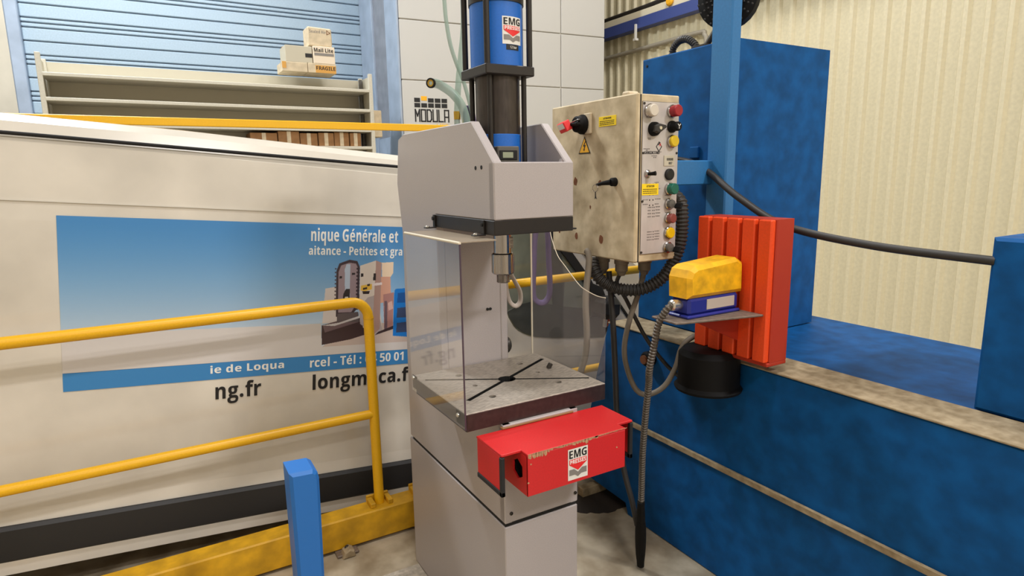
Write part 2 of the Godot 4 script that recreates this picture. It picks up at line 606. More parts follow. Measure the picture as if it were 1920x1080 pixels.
# ---------------------------------------------------------------- the setting
func shell() -> void:
	var b := MB.new()
	b.box(V(-5.2, -0.2, -10.2), V(6.6, 0, 7.2))
	struct("floor", b, M.floor)
	b = MB.new()
	b.box(V(-5.2, 7, -10.2), V(6.6, 7.2, 7.2))
	struct("ceiling", b, M.ceiling)
	b = MB.new()
	b.box(V(-5.2, 0, -10.2), V(6.6, 7, -10.0))
	struct("wall_back", b, M.wall)
	b = MB.new()
	b.box(V(-5.2, 0, 7.0), V(6.6, 7, 7.2))
	struct("wall_front", b, M.wall)
	b = MB.new()
	b.box(V(-5.2, 0, -10.0), V(-5.0, 7, 7.0))
	struct("wall_left", b, M.wall)
	# corrugated cladding on the right: trapezoid ribs of a folded sheet
	b = MB.new()
	var prof := PackedVector2Array()
	var z := -10.0
	while z < 6.9:
		for q in [[0.0, 6.2], [0.095, 6.2], [0.115, 6.165], [0.15, 6.165], [0.17, 6.2]]:
			prof.append(Vector2(q[1], z + q[0]))
		z += 0.17
	for i in prof.size() - 1:
		var a := prof[i]
		var e := prof[i + 1]
		if a.distance_to(e) < 1e-6:
			continue
		b.quad(V(a.x, 0, a.y), V(e.x, 0, e.y), V(e.x, 7, e.y), V(a.x, 7, a.y), V(-1, 0, (a.x - e.x) * 0.5))
	b.box(V(6.22, 0, -10.0), V(6.6, 7, 7.0))
	struct("wall_right", b, M.cladding)
	# painted mark on the floor in front of the barrier
	b = MB.new()
	b.prism(P2([0.70, -2.395, 0.872, -2.395, 0.872, -1.9, 0.62, -1.9]), 0.0, 0.003, 1)
	part(self, "trim_1", b, M.floor_paint, false, "", "structure")
	# dark ragged patch on the floor under the blue machine
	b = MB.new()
	var patch_outline := PackedVector2Array()
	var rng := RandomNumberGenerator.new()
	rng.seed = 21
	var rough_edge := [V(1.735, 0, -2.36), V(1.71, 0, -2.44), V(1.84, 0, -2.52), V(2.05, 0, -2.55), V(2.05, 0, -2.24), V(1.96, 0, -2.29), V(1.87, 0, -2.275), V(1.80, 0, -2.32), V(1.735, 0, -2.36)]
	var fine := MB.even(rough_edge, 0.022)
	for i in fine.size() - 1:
		patch_outline.append(Vector2(fine[i].x, fine[i].z) + Vector2(rng.randf_range(-0.004, 0.004), rng.randf_range(-0.006, 0.006)))
	b.prism(patch_outline, 0.0, 0.0012, 1)
	part(self, "trim_2", b, M.dark_patch, false, "", "structure")
	# sectional shutter at the back, every slat a piece
	var d := Node3D.new()
	d.name = "door_1"
	add_child(d)
	d.position = V(1.2, 0, -8.75)
	d.set_meta("kind", "structure")
	var y := 0.0
	var k := 0
	var hs := [0.145, 0.14, 0.05, 0.05]
	y = 3.668 - 0.385 * 10 + 0.385 * 0.5
	while y < 5.4:
		var h: float = hs[k % 4]
		if y > 0.3:
			b = MB.new()
			b.box(V(-1.0, y + 0.006, -8.75), V(2.735, y + h - 0.006, -8.72), 0.008)
			part(d, "slat", b, M.shutter)
		y += h
		k += 1
	boxed(d, "backing", V(-1.0, 0, -8.80), V(2.735, 5.6, -8.752), M.tower_blue, 0)
	boxed(d, "guide_rail", V(-1.12, 0, -8.85), V(-1.0, 5.6, -8.62), M.tower_blue, 0.01)
	b = MB.new()
	b.box(V(-5.0, 0, -8.85), V(-1.12, 7, -8.62))
	struct("wall_partition", b, M.wall)
	b = MB.new()
	b.box(V(-1.12, 5.6, -8.85), V(2.5, 7, -8.62))
	struct("wall_lintel", b, M.wall)

	# services along the right wall
	b = MB.new()
	b.box(V(6.03, 3.66, -9.9), V(6.16, 3.70, 6.5), 0.004)
	b.box(V(6.02, 3.66, -9.9), V(6.035, 3.80, 6.5), 0.002)
	b.box(V(6.12, 3.70, -9.9), V(6.16, 3.80, 6.5), 0.004)
	single("cable_tray", b, M.tray_blue, "blue steel cable tray along the corrugated wall under the cream trunking", "cable tray", V(6.1, 3.66, -1.7))
	b = MB.new()
	b.box(V(6.06, 3.80, -9.9), V(6.16, 3.90, 6.5), 0.006)
	single("trunking", b, M.trunk_cream, "cream cable trunking on top of the blue tray on the corrugated wall", "trunking", V(6.1, 3.8, -1.7))
	b = MB.new()
	b.tube(MB.smooth([V(6.08, 3.93, -9.9), V(6.08, 3.93, -7.0), V(6.08, 3.95, -6.2), V(6.08, 3.93, -5.4), V(6.08, 3.93, 6.0)], 0.2), 0.028, 10)
	single("black_pipe", b, M.hose_black, "black cable run lying on the cream trunking high on the corrugated wall", "cable", V(6.08, 3.93, -1.9))
	b = MB.new()
	b.tube(MB.smooth([V(6.13, 3.40, -9.9), V(6.13, 3.41, -7.0), V(6.13, 3.42, -5.9), V(6.13, 3.38, -5.78), V(6.13, 3.2, -5.74), V(6.13, 2.2, -5.74)], 0.05), 0.03, 10)
	single("conduit", b, M.grey_pipe, "thin grey conduit crossing the corrugated wall below the blue tray and turning down", "conduit", V(6.13, 2.2, -5.74))
	var s := thing("tray_bracket", "small pale steel bracket hanging under the blue cable tray", "bracket", V(6.0, 3.55, -6.9))
	boxed(s, "strap", V(5.99, 3.5, -6.92), V(6.02, 3.72, -6.89), M.white_metal, 0.003)
	boxed(s, "hook", V(5.97, 3.5, -6.92), V(6.02, 3.53, -6.86), M.white_metal, 0.003)
	b = MB.new()
	b.lathe([Vector2(0.0, 0), Vector2(0.055, 0.005), Vector2(0.06, 0.03), Vector2(0.04, 0.05)], Transform3D(MB.frame(V(-1, 0, 0)), V(6.06, 3.88, -6.3)), 14)
	single("round_marker", b, M.print_yellow, "small round yellow cap on the cream trunking on the corrugated wall", "marker", V(6.06, 3.86, -6.3))

# ---------------------------------------------------------------- white storage tower
func tower() -> void:
	var t := thing("storage_tower", "tall white panelled storage tower with pale blue side and a black and orange emblem", "storage lift", V(2.61, 0, -7.0), V(0, -4.3, 0))
	var W := 2.78
	var b := MB.new()
	b.box(V(0.03, 0, -1.9), V(W - 0.005, 6.2, -0.02))
	part(t, "body", b, M.tower_joint, false)
	var xs := [0.012, 1.06, 2.117, W]
	var k := 0
	for i in 3:
		var y := 2.809 - 0.657 * 4
		while y < 6.0:
			b = MB.new()
			b.box(V(xs[i] + 0.005, maxf(y, 0.02) + 0.005, -0.03), V(xs[i + 1] - 0.005, y + 0.652, 0.0), 0.006)
			part(t, "panel", b, M.tower_white, false)
			y += 0.657
	# left side: pale blue posts, a glossy grey sheet between them
	b = MB.new()
	b.box(V(-0.012, 0, -0.5), V(0.012, 6.2, 0.0), 0.004)
	part(t, "front_post", b, M.tower_blue, false, "pale blue corner post")
	b = MB.new()
	b.box(V(-0.004, 2.2, -1.06), V(0.02, 6.2, -0.5), 0.003)
	part(t, "side_sheet", b, M.tower_sheet, false, "glossy grey side sheet")
	b = MB.new()
	b.box(V(-0.012, 0, -1.06), V(0.012, 2.2, -0.5), 0.003)
	part(t, "base_sheet", b, M.tower_blue, false, "pale blue sheet below the grey one")
	b = MB.new()
	b.box(V(-0.03, 0, -1.715), V(0.02, 6.2, -1.06), 0.006)
	part(t, "rear_post", b, M.tower_blue, false, "pale blue rear post")
	# emblem: two rows of five squares, one of them orange and lifted, above the name in tall letters
	var e := MB.new()
	e.box(V(0.14, 2.28, -0.0), V(0.59, 2.645, 0.0006))
	var em := part(t, "emblem", e, M.tower_white, false, "black and orange emblem of a storage maker")
	b = MB.new()
	for c in 5:
		for r in 2:
			var x0 := 0.155 + c * 0.083
			var y0 := 2.508 + r * 0.058
			if not (c == 1 and r == 1):
				b.box(V(x0, y0, 0), V(x0 + 0.07, y0 + 0.048, 0.003), 0.001)
	part(em, "square", b, M.print_black, false, "", "stuff")
	b = MB.new()
	b.box(V(0.238, 2.585, 0), V(0.308, 2.635, 0.003), 0.001)
	part(em, "lifted_square", b, M.print_yellow, false, "orange lifted square")
	b = MB.new()
	var h := 0.13
	var w := 0.05
	var glyphs := {
		"M": [[Vector2(0, 0), Vector2(0, h), Vector2(w / 2, h * 0.45), Vector2(w, h), Vector2(w, 0)]],
		"O": [[Vector2(0, 0), Vector2(0, h), Vector2(w, h), Vector2(w, 0), Vector2(0, 0)]],
		"D": [[Vector2(0, 0), Vector2(0, h), Vector2(w * 0.7, h), Vector2(w, h * 0.82), Vector2(w, h * 0.18), Vector2(w * 0.7, 0), Vector2(0, 0)]],
		"U": [[Vector2(0, h), Vector2(0, 0), Vector2(w, 0), Vector2(w, h)]],
		"L": [[Vector2(0, h), Vector2(0, 0), Vector2(w, 0)]],
		"A": [[Vector2(0, 0), Vector2(0, h), Vector2(w, h), Vector2(w, 0)], [Vector2(0, h * 0.4), Vector2(w, h * 0.4)]],
	}
	var x := 0.163
	for ch in "MODULA":
		b.strokes(glyphs[ch], V(x, 2.352, 0), Vector3.RIGHT, Vector3.UP, 0.015, 0.003)
		x += 0.0715
	part(em, "lettering", b, M.print_black, false)
	b = MB.new()
	b.text("LIFT", V(0.42, 2.285, 0), Vector3.RIGHT, Vector3.UP, 0.14, 0.042, false, 0.002)
	part(em, "subtitle", b, M.print_yellow, false, "small yellow lettering")

# ---------------------------------------------------------------- shelving at the back
func shelving() -> void:
	var t := thing("steel_shelving", "grey steel shelving unit standing behind the van beside the storage tower", "shelving", V(1.2, 0, -7.1))
	var x0 := -0.7
	var x1 := 2.21
	for y in [2.79, 2.665, 2.455, 2.24, 2.055, 1.5, 0.9, 0.3]:
		if y == 2.79:
			continue
		boxed(t, "shelf", V(x0, y - 0.03, -7.3), V(x1, y, -6.9), M.shelf, 0.003)
	for x in [x0 - 0.03, x1]:
		for z in [-6.94, -7.3]:
			boxed(t, "post", V(x, 0, z), V(x + 0.04, 2.83, z + 0.04), M.shelf, 0.003)
		boxed(t, "side_brace", V(x + 0.008, 0.3, -7.28), V(x + 0.02, 2.80, -6.94), M.shelf_back, 0.002)
	boxed(t, "back_panel", V(x0, 0.2, -7.31), V(x1, 2.81, -7.3), M.shelf_back, 0)
	for z in [-7.16]:
		boxed(t, "inner_upright", V(x1 - 0.03, 0.3, z - 0.02), V(x1 - 0.002, 2.80, z + 0.02), M.panel_grey, 0.002)
	# boxes on the top
	var zt := -6.93
	var c := thing("cardboard_box", "brown taped cardboard box at the bottom of the pile on the shelving top", "box", V(1.72, 2.81, -7.05))
	boxed(c, "carton", V(1.58, 2.81, -7.22), V(1.872, 2.905, zt), M.card_pale, 0.004)
	boxed(c, "tape", V(1.655, 2.812, zt - 0.001), V(1.868, 2.888, zt + 0.0015), M.tape, 0.0005)
	var b := MB.new()
	b.text("FRAGILE", V(1.662, 2.842, zt + 0.0015), Vector3.RIGHT, Vector3.UP, 0.20, 0.036, true, 0.001)
	part(c, "lettering", b, M.print_black)
	c = thing("cardboard_box", "white cardboard box with a grey band and bold lettering in the middle of the pile", "box", V(1.75, 2.905, -7.05))
	boxed(c, "carton", V(1.64, 2.905, -7.2), V(1.866, 3.08, zt), M.carton_white, 0.004)
	boxed(c, "band", V(1.652, 2.985, zt - 0.001), V(1.855, 3.012, zt + 0.0015), M.print_grey, 0.0005, "dark grey band")
	b = MB.new()
	b.text("Mail Lite", V(1.65, 3.022, zt), Vector3.RIGHT, Vector3.UP, 0.2, 0.04, true, 0.002)
	part(c, "lettering", b, M.print_black)
	c = thing("paper_packet", "pale upright packet with a small triangle mark on top of the pile of boxes", "packet", V(1.7, 3.08, -7.05))
	b = MB.new()
	b.prism(P2([1.60, 3.08, 1.846, 3.08, 1.852, 3.12, 1.85, 3.255, 1.838, 3.268, 1.61, 3.275, 1.60, 3.26]), -7.16, zt - 0.02, 2, 0.012)
	part(c, "packet_body", b, M.card_pale)
	b = MB.new()
	b.text("Sealed Air", V(1.62, 3.213, zt - 0.0205), Vector3.RIGHT, Vector3.UP, 0.17, 0.03, true, 0.0012)
	part(c, "lettering", b, M.print_grey)
	b = MB.new()
	b.strokes([[Vector2(0, 0), Vector2(0, 0.04), Vector2(0.035, 0.018), Vector2(0, 0)]], V(1.80, 3.205, zt - 0.0205), Vector3.RIGHT, Vector3.UP, 0.006, 0.0012)
	part(c, "triangle_mark", b, M.rust)
	c = thing("cardboard_box", "dark grey and white carton half seen at the left end of the pile", "box", V(1.58, 2.905, -7.05))
	boxed(c, "carton", V(1.36, 2.905, -7.22), V(1.632, 3.07, zt - 0.01), M.shelf_back, 0.004)
	boxed(c, "band", V(1.56, 2.96, zt - 0.011), V(1.63, 3.0, zt - 0.0085), M.print_black, 0.0005, "black band")
	boxed(c, "tape", V(1.36, 3.068, -7.12), V(1.632, 3.072, -7.06), M.tape, 0.0005)
	c = thing("cardboard_box", "pale plain carton under the half seen one at the left end of the pile", "box", V(1.46, 2.81, -7.05))
	boxed(c, "carton", V(1.32, 2.81, -7.22), V(1.575, 2.905, zt - 0.005), M.card_pale, 0.004)
	boxed(c, "tape", V(1.32, 2.84, zt - 0.006), V(1.36, 2.905, zt - 0.003), M.tape, 0.0005)
	# low row of cartons on the bottom visible shelf
	var xs := [0.95, 1.22, 1.44, 1.63, 1.80, 1.97, 2.10]
	var names := ["farthest left", "second from the left", "third from the left", "fourth from the left", "fifth from the left", "last on the right"]
	for i in 6:
		var hh: float = [0.13, 0.15, 0.135, 0.14, 0.15, 0.145][i]
		c = thing("cardboard_carton", "small brown carton on the shelf above the van roof, %s" % names[i], "carton", V((xs[i] + xs[i + 1]) / 2, 2.055, -7.05), Vector3.ZERO, "brown cartons on the lower shelf")
		boxed(c, "carton_body", V(xs[i] + 0.004, 2.055, -7.25), V(xs[i + 1] - 0.004, 2.055 + hh, -6.94 + 0.012 * (i % 2)), M.card, 0.004)
		var m: float = (xs[i] + xs[i + 1]) / 2
		boxed(c, "tape", V(m - 0.02, 2.06, -6.941 + 0.012 * (i % 2)), V(m + 0.02, 2.055 + hh, -6.938 + 0.012 * (i % 2)), M.card_pale, 0.0004)
	boxed(t, "cardboard_patch", V(2.252, 2.16, -7.12), V(2.345, 2.45, -6.93), M.card_pale, 0.006, "flat cardboard sheet strapped to the right end")
	# yellow guard rail in front of them
	t = thing("guard_rail", "flat yellow steel guard rail running level in front of the steel shelving", "guard rail", V(1.0, 0, -5.0))
	boxed(t, "rail", V(-2.2, 2.085, -5.02), V(2.62, 2.14, -4.98), M.yellow_paint, 0.004)
	for x in [-2.0, 2.5]:
		boxed(t, "post", V(x - 0.04, 0, -5.1), V(x + 0.04, 2.2, -5.021), M.yellow_paint, 0.006)
		boxed(t, "foot_plate", V(x - 0.1, 0, -5.16), V(x + 0.1, 0.015, -4.96), M.yellow_paint, 0.003)

# ---------------------------------------------------------------- van
func van_picture() -> ImageTexture:
	# the printed picture on the flank: 1000 x 400 px over x -0.45..1.25, y 0.845..1.471
	var W := 1000
	var H := 400
	var im := Image.create(W, H, false, Image.FORMAT_RGB8)
	for y in H:
		var f := float(y) / H
		for x in W:
			var g := clampf(f * 1.15 - 0.02, 0, 1)
			var c := Color8(66, 132, 190).lerp(Color8(206, 214, 222), pow(g, 1.25))
			im.set_pixel(x, y, c)
	var put := func(pts: Array, col: Color):
		var p := PackedVector2Array()
		for i in range(0, pts.size(), 2):
			p.append(Vector2((pts[i] + 0.45) / 1.7 * W, (1.471 - pts[i + 1]) / 0.626 * H))
		var lo := p[0]
		var hi := p[0]
		for q in p:
			lo = lo.min(q)
			hi = hi.max(q)
		for y in range(maxi(0, int(lo.y)), mini(H, int(hi.y) + 1)):
			for x in range(maxi(0, int(lo.x)), mini(W, int(hi.x) + 1)):
				if Geometry2D.is_point_in_polygon(Vector2(x + 0.5, y + 0.5), p):
					im.set_pixel(x, y, col)
	# left pale part and the workshop floor in the picture
	put.call([-0.45, 0.845, 1.25, 0.845, 1.25, 0.885, 0.561, 0.885, 0.555, 1.0, -0.45, 1.0], Color8(208, 202, 198))
	put.call([0.561, 0.885, 1.25, 0.885, 1.25, 1.0, 0.72, 0.985], Color8(196, 178, 168))
	put.call([0.574, 1.168, 0.63, 1.177, 0.633, 1.0, 0.562, 1.0], Color8(206, 196, 190))
	put.call([0.56, 0.991, 0.726, 1.03, 0.80, 0.99, 0.775, 0.935, 0.70, 0.915, 0.561, 0.895], Color8(64, 46, 48))
	put.call([0.565, 0.99, 0.70, 1.02, 0.74, 1.0, 0.575, 0.955], Color8(112, 92, 96))
	# chain magazine
	put.call([0.626, 1.03, 0.624, 1.25, 0.638, 1.288, 0.686, 1.306, 0.724, 1.300, 0.736, 1.272, 0.738, 1.08, 0.70, 1.03], Color8(62, 48, 54))
	put.call([0.636, 1.05, 0.634, 1.245, 0.646, 1.278, 0.686, 1.292, 0.718, 1.287, 0.726, 1.27, 0.726, 1.09, 0.70, 1.05], Color8(150, 132, 138))
	put.call([0.668, 1.10, 0.664, 1.26, 0.672, 1.284, 0.690, 1.284, 0.692, 1.10], Color8(176, 190, 208))
	for i in 12:
		var yy := 1.06 + i * 0.018
		put.call([0.617, yy, 0.628, yy + 0.004, 0.617, yy + 0.009], Color8(70, 54, 60))
		put.call([0.722, yy, 0.744, yy + 0.004, 0.722, yy + 0.010], Color8(50, 38, 44))
	put.call([0.640, 1.215, 0.652, 1.217, 0.652, 1.227, 0.640, 1.226], Color8(40, 34, 36))
	put.call([0.700, 1.232, 0.714, 1.234, 0.714, 1.243, 0.700, 1.242], Color8(40, 34, 36))
	put.call([0.655, 1.09, 0.66, 1.14, 0.672, 1.165, 0.69, 1.165, 0.692, 1.09], Color8(44, 38, 40))
	put.call([0.664, 1.105, 0.668, 1.127, 0.684, 1.127, 0.684, 1.105], Color8(196, 190, 186))
	put.call([0.63, 1.0, 0.633, 1.045, 0.735, 1.05, 0.74, 1.0], Color8(92, 82, 84))
	put.call([0.56, 0.99, 0.64, 1.0, 0.74, 1.03, 0.745, 1.02, 0.62, 0.985], Color8(200, 196, 196))
	# column
	put.call([0.738, 1.10, 0.738, 1.277, 0.817, 1.303, 0.824, 1.166, 0.862, 0.945, 0.814, 0.932, 0.76, 0.97], Color8(214, 202, 190))
	put.call([0.738, 1.07, 0.78, 1.12, 0.815, 1.13, 0.862, 0.945, 0.814, 0.932, 0.745, 0.99], Color8(176, 164, 162))
	put.call([0.817, 1.303, 0.846, 1.292, 0.846, 0.96, 0.815, 0.932, 0.81, 1.05], Color8(170, 138, 128))
	put.call([0.846, 1.292, 0.907, 1.296, 0.906, 1.24, 0.89, 1.215, 0.85, 1.22], Color8(228, 204, 176))
	put.call([0.846, 1.222, 0.893, 1.222, 0.90, 1.10, 0.846, 1.09], Color8(206, 156, 134))
	put.call([0.858, 1.133, 0.913, 1.143, 0.913, 0.968, 0.869, 0.954], Color8(168, 122, 116))
	put.call([0.866, 1.10, 0.88, 1.10, 0.885, 0.96, 0.87, 0.955], Color8(104, 84, 92))
	put.call([0.884, 1.09, 0.905, 1.1, 0.912, 1.06, 0.888, 1.05], Color8(206, 168, 158))
	put.call([0.84, 0.945, 0.915, 0.972, 0.915, 0.955, 0.82, 0.928], Color8(60, 44, 46))
	put.call([0.746, 1.180, 0.799, 1.187, 0.80, 1.161, 0.765, 1.151, 0.744, 1.156], Color8(226, 182, 70))
	put.call([0.756, 1.168, 0.776, 1.172, 0.776, 1.162, 0.756, 1.158], Color8(52, 40, 34))
	put.call([0.776, 1.186, 0.789, 1.188, 0.789, 1.178, 0.776, 1.176], Color8(52, 40, 34))
	put.call([0.752, 1.152, 0.79, 1.152, 0.785, 1.138, 0.756, 1.138], Color8(50, 40, 38))
	put.call([0.744, 1.222, 0.755, 1.224, 0.755, 1.24, 0.744, 1.24], Color8(46, 38, 38))
	put.call([0.805, 1.205, 0.818, 1.205, 0.818, 1.24, 0.806, 1.24], Color8(46, 38, 38))
	put.call([0.80, 1.176, 0.85, 1.182, 0.85, 1.194, 0.80, 1.19], Color8(222, 208, 206))
	# blue rack
	put.call([0.916, 1.150, 0.922, 1.160, 1.02, 1.165, 1.04, 0.905, 0.915, 0.920], Color8(22, 116, 200))
	for i in 3:
		var y0 := 0.935 + i * 0.077
		put.call([0.932, y0, 0.934, y0 + 0.05, 1.0, y0 + 0.055, 1.0, y0], Color8(20, 82, 152) if i == 2 else Color8(56, 70, 104))
	return ImageTexture.create_from_image(im)

func van() -> void:
	var t := thing("van", "white delivery van behind the yellow barrier with a blue machine picture on its flank", "van", V(0.9, 0, -2.95), V(0, 0, -5.0))
	# coordinates here are the van's own (not raked), its flank on z = 0
	var ox := 0.9
	var b := MB.new()
	# cross sections along x: flank, roof edge, roof, far side
	var secs := []
	for s in [[-2.0, 1.78, 0.0], [-1.9, 1.83, 0.02], [-1.0, 1.86, 0.0], [0.0, 1.86, 0.0], [1.0, 1.84, 0.0], [1.5, 1.80, 0.0], [1.85, 1.77, 0.0], [2.15, 1.62, 0.0], [2.45, 1.40, 0.0], [2.7, 1.22, 0.0], [3.0, 1.05, 0.03], [3.15, 0.8, 0.10]]:
		var x: float = s[0]
		var r: float = s[1]
		var in_z: float = s[2]
		var k := (r - 0.25) / (1.86 - 0.25)
		var bot := 0.045 if x < 1.0 else 0.045 + (x - 1.0) * 0.13
		var ring := []
		for q in [[0.02, bot], [0.0, 0.3], [0.0, 1.0], [0.0, 1.45], [-0.012, 1.74], [-0.03, 1.772], [-0.06, 1.815], [-0.12, 1.845], [-0.3, 1.86], [-0.9, 1.875]]:
			var y: float = q[1] if q[1] <= 0.3 else 0.25 + (q[1] - 0.25) * k
			ring.append(V(x - ox, y, q[0] - in_z))
		var half := ring.duplicate()
		half.reverse()
		for q in half:
			ring.append(V(q.x, q.y, -1.8 - q.z))
		secs.append(ring)
	for i in secs.size() - 1:
		for j in secs[0].size() - 1:
			var a: Vector3 = secs[i][j]
			var c: Vector3 = secs[i + 1][j + 1]
			var o := (a + c) / 2 - V((a.x + c.x) / 2, 0.9, -0.9)
			b.quad(a, secs[i + 1][j], c, secs[i][j + 1], o + V(0.2 if i > 5 else 0.0, 0, 0))
		b.quad(secs[i][0], secs[i + 1][0], secs[i + 1][-1], secs[i][-1], V(0, -1, 0))
	for e in [[0, -1.0], [secs.size() - 1, 1.0]]:
		var r: Array = secs[e[0]]
		for j in range(0, r.size() / 2 - 1):
			b.quad(r[j], r[j + 1], r[r.size() - 2 - j], r[r.size() - 1 - j], V(e[1], 0, 0))
	# shade the skin smoothly where it is gently curved
	var body := part(t, "body", b, M.van_white, false)
	# gutter, belt line, sill
	b = MB.new()
	b.tube([V(-1.9 - ox, 1.765, -0.006), V(-0.5 - ox, 1.768, -0.008), V(0.5 - ox, 1.766, -0.008), V(1.1 - ox, 1.764, -0.006), V(1.5 - ox, 1.728, -0.006)], 0.0075, 8)
	part(body, "roof_gutter", b, M.seam, false)
	b = MB.new()
	b.box(V(-1.9 - ox, 1.521, -0.003), V(1.45 - ox, 1.5255, 0.002))
	part(body, "belt_groove", b, M.tower_joint, false)
	b = MB.new()
	b.box(V(-1.5 - ox, 0.098, -0.01), V(1.7 - ox, 0.245, 0.028), 0.012)
	part(t, "sill_trim", b, M.van_trim, false, "black plastic sill trim")
	# decals
	b = MB.new()
	b.quad_uv(V(-0.45 - ox, 0.845, 0.0022), V(1.25 - ox, 0.845, 0.0022), V(1.25 - ox, 1.471, 0.0022), V(-0.45 - ox, 1.471, 0.0022), V(0, 0, 1))
	var pm := StandardMaterial3D.new()
	pm.albedo_texture = van_picture()
	pm.roughness = 0.4
	pm.texture_repeat = false
	var dec := part(t, "picture_decal", b, pm, false, "printed picture of a large milling machine")
	b = MB.new()
	b.box(V(-0.45 - ox, 0.769, -0.001), V(1.25 - ox, 0.844, 0.002))
	var strip := part(t, "blue_strip_decal", b, M.decal_blue, false, "blue strip with white lettering")
	b = MB.new()
	var z := 0.0024
	b.text("nique Générale et", V(0.505 - ox, 1.372, z), Vector3.RIGHT, Vector3.UP, 0.42, 0.083, true, 0.0008)
	b.text("aitance - Petites et gra", V(0.495 - ox, 1.314, z), Vector3.RIGHT, Vector3.UP, 0.455, 0.057, true, 0.0008)
	part(dec, "lettering", b, M.print_white, false)
	b = MB.new()
	b.text("ie de Loqua", V(0.08 - ox, 0.785, z), Vector3.RIGHT, Vector3.UP, 0.31, 0.048, true, 0.0008)
	b.text("rcel - Tél : 04 50 01", V(0.508 - ox, 0.789, z), Vector3.RIGHT, Vector3.UP, 0.468, 0.046, true, 0.0008)
	part(strip, "lettering", b, M.print_white, false)
	b = MB.new()
	b.text("ng.fr", V(0.10 - ox, 0.652, 0.0), Vector3.RIGHT, Vector3.UP, 0.19, 0.1, true, 0.003)
	b.text("longmeca.fr", V(0.522 - ox, 0.652, 0.0), Vector3.RIGHT, Vector3.UP, 0.52, 0.1, true, 0.003)
	part(t, "web_address", b, M.print_black, false, "bold black web address")
	# cab window, its frame, pillar, mirror, indicator
	b = MB.new()
	var win := P2([1.50, 1.60, 1.525, 1.34, 1.538, 1.20, 1.551, 1.120, 1.564, 1.048, 1.589, 0.985, 1.627, 0.932, 1.655, 0.908, 1.69, 0.889, 1.73, 0.873, 1.775, 0.862, 1.914, 0.847, 2.05, 0.840, 2.283, 0.829, 2.32, 0.90, 2.31, 0.98, 2.12, 1.20, 1.88, 1.42, 1.78, 1.60])
	for i in win.size():
		win[i].x -= ox
	b.prism(win, -0.02, 0.003, 2, 0.002)
	var wn := part(t, "side_window", b, M.van_glass, false, "dark side window of the cab")
	b = MB.new()
	b.prism(P2([1.846 - ox, 1.39, 1.909 - ox, 1.385, 1.955 - ox, 1.177, 1.955 - ox, 1.035, 1.878 - ox, 1.053, 1.847 - ox, 1.21]), 0.003, 0.006, 2, 0.001)
	part(wn, "seat_shape", b, M.van_inside, false)
	b = MB.new()
	b.prism(P2([1.575 - ox, 1.02, 1.66 - ox, 1.06, 1.749 - ox, 1.075, 1.975 - ox, 1.034, 2.12 - ox, 1.02, 2.16 - ox, 1.12, 2.305 - ox, 0.975, 2.315 - ox, 0.90, 2.28 - ox, 0.834, 2.05 - ox, 0.845, 1.914 - ox, 0.852, 1.775 - ox, 0.867, 1.69 - ox, 0.894, 1.63 - ox, 0.936, 1.592 - ox, 0.988]), 0.003, 0.005, 2, 0.001)
	part(wn, "door_shape", b, M.van_inside, false)
	b = MB.new()
	b.prism(P2([2.32 - ox, 0.95, 2.14 - ox, 1.20, 1.93 - ox, 1.42, 1.86 - ox, 1.50, 1.80 - ox, 1.50, 1.87 - ox, 1.40, 2.08 - ox, 1.19, 2.28 - ox, 0.93]), -0.01, 0.012, 2, 0.002)
	part(t, "window_pillar", b, M.van_trim, false, "black front window pillar")
	b = MB.new()
	b.prism(P2([2.06 - ox, 1.37, 2.075 - ox, 1.375, 2.55 - ox, 0.87, 2.535 - ox, 0.865]), -0.01, 0.008, 2)
	part(t, "bonnet_joint", b, M.seam, false)
	b = MB.new()
	b.box(V(2.16 - ox, 0.97, 0.0), V(2.29 - ox, 1.1, 0.16), 0.035)
	b.prism(P2([2.15 - ox, 0.97, 2.27 - ox, 0.97, 2.27 - ox, 1.06, 2.22 - ox, 1.15, 2.13 - ox, 1.18]), 0.0, 0.03, 2, 0.004)
	part(t, "mirror", b, M.van_trim, false, "black door mirror")
	b = MB.new()
	b.box(V(2.275 - ox, 0.905, -0.03), V(2.345 - ox, 1.0, 0.03), 0.01)
	var ind := part(t, "indicator", b, M.amber, false, "amber side indicator")
	b = MB.new()
	b.box(V(2.268 - ox, 0.998, -0.03), V(2.352 - ox, 1.014, 0.034), 0.004)
	b.box(V(2.262 - ox, 0.90, -0.03), V(2.276 - ox, 1.0, 0.034), 0.004)
	part(ind, "bezel", b, M.white_metal, false)
	b = MB.new()
	b.box(V(1.46 - ox, 0.30, -0.002), V(1.466 - ox, 1.56, 0.0015))
	part(t, "door_gap", b, M.seam, false)
	var inv := placed(t).affine_inverse()
	for wx in [-1.25, 2.45]:
		for wz in [-3.08, -4.62]:
			b = MB.new()
			var r := 0.31
			b.lathe([Vector2(0.1, -0.1), Vector2(r - 0.03, -0.1), Vector2(r, -0.07), Vector2(r, 0.07), Vector2(r - 0.03, 0.1), Vector2(0.2, 0.1), Vector2(0.18, 0.07), Vector2(0.0, 0.08)], Transform3D(MB.frame(V(0, 0, 1)), V(wx, r, wz)), 28)
			var wh := part(t, "wheel", b, M.rubber)
			b = MB.new()
			b.lathe([Vector2(0.19, 0.075), Vector2(0.17, 0.095), Vector2(0.05, 0.105), Vector2(0, 0.105)], Transform3D(MB.frame(V(0, 0, 1)), V(wx, r, wz)), 24)
			part(wh, "rim", b, M.dark_steel)

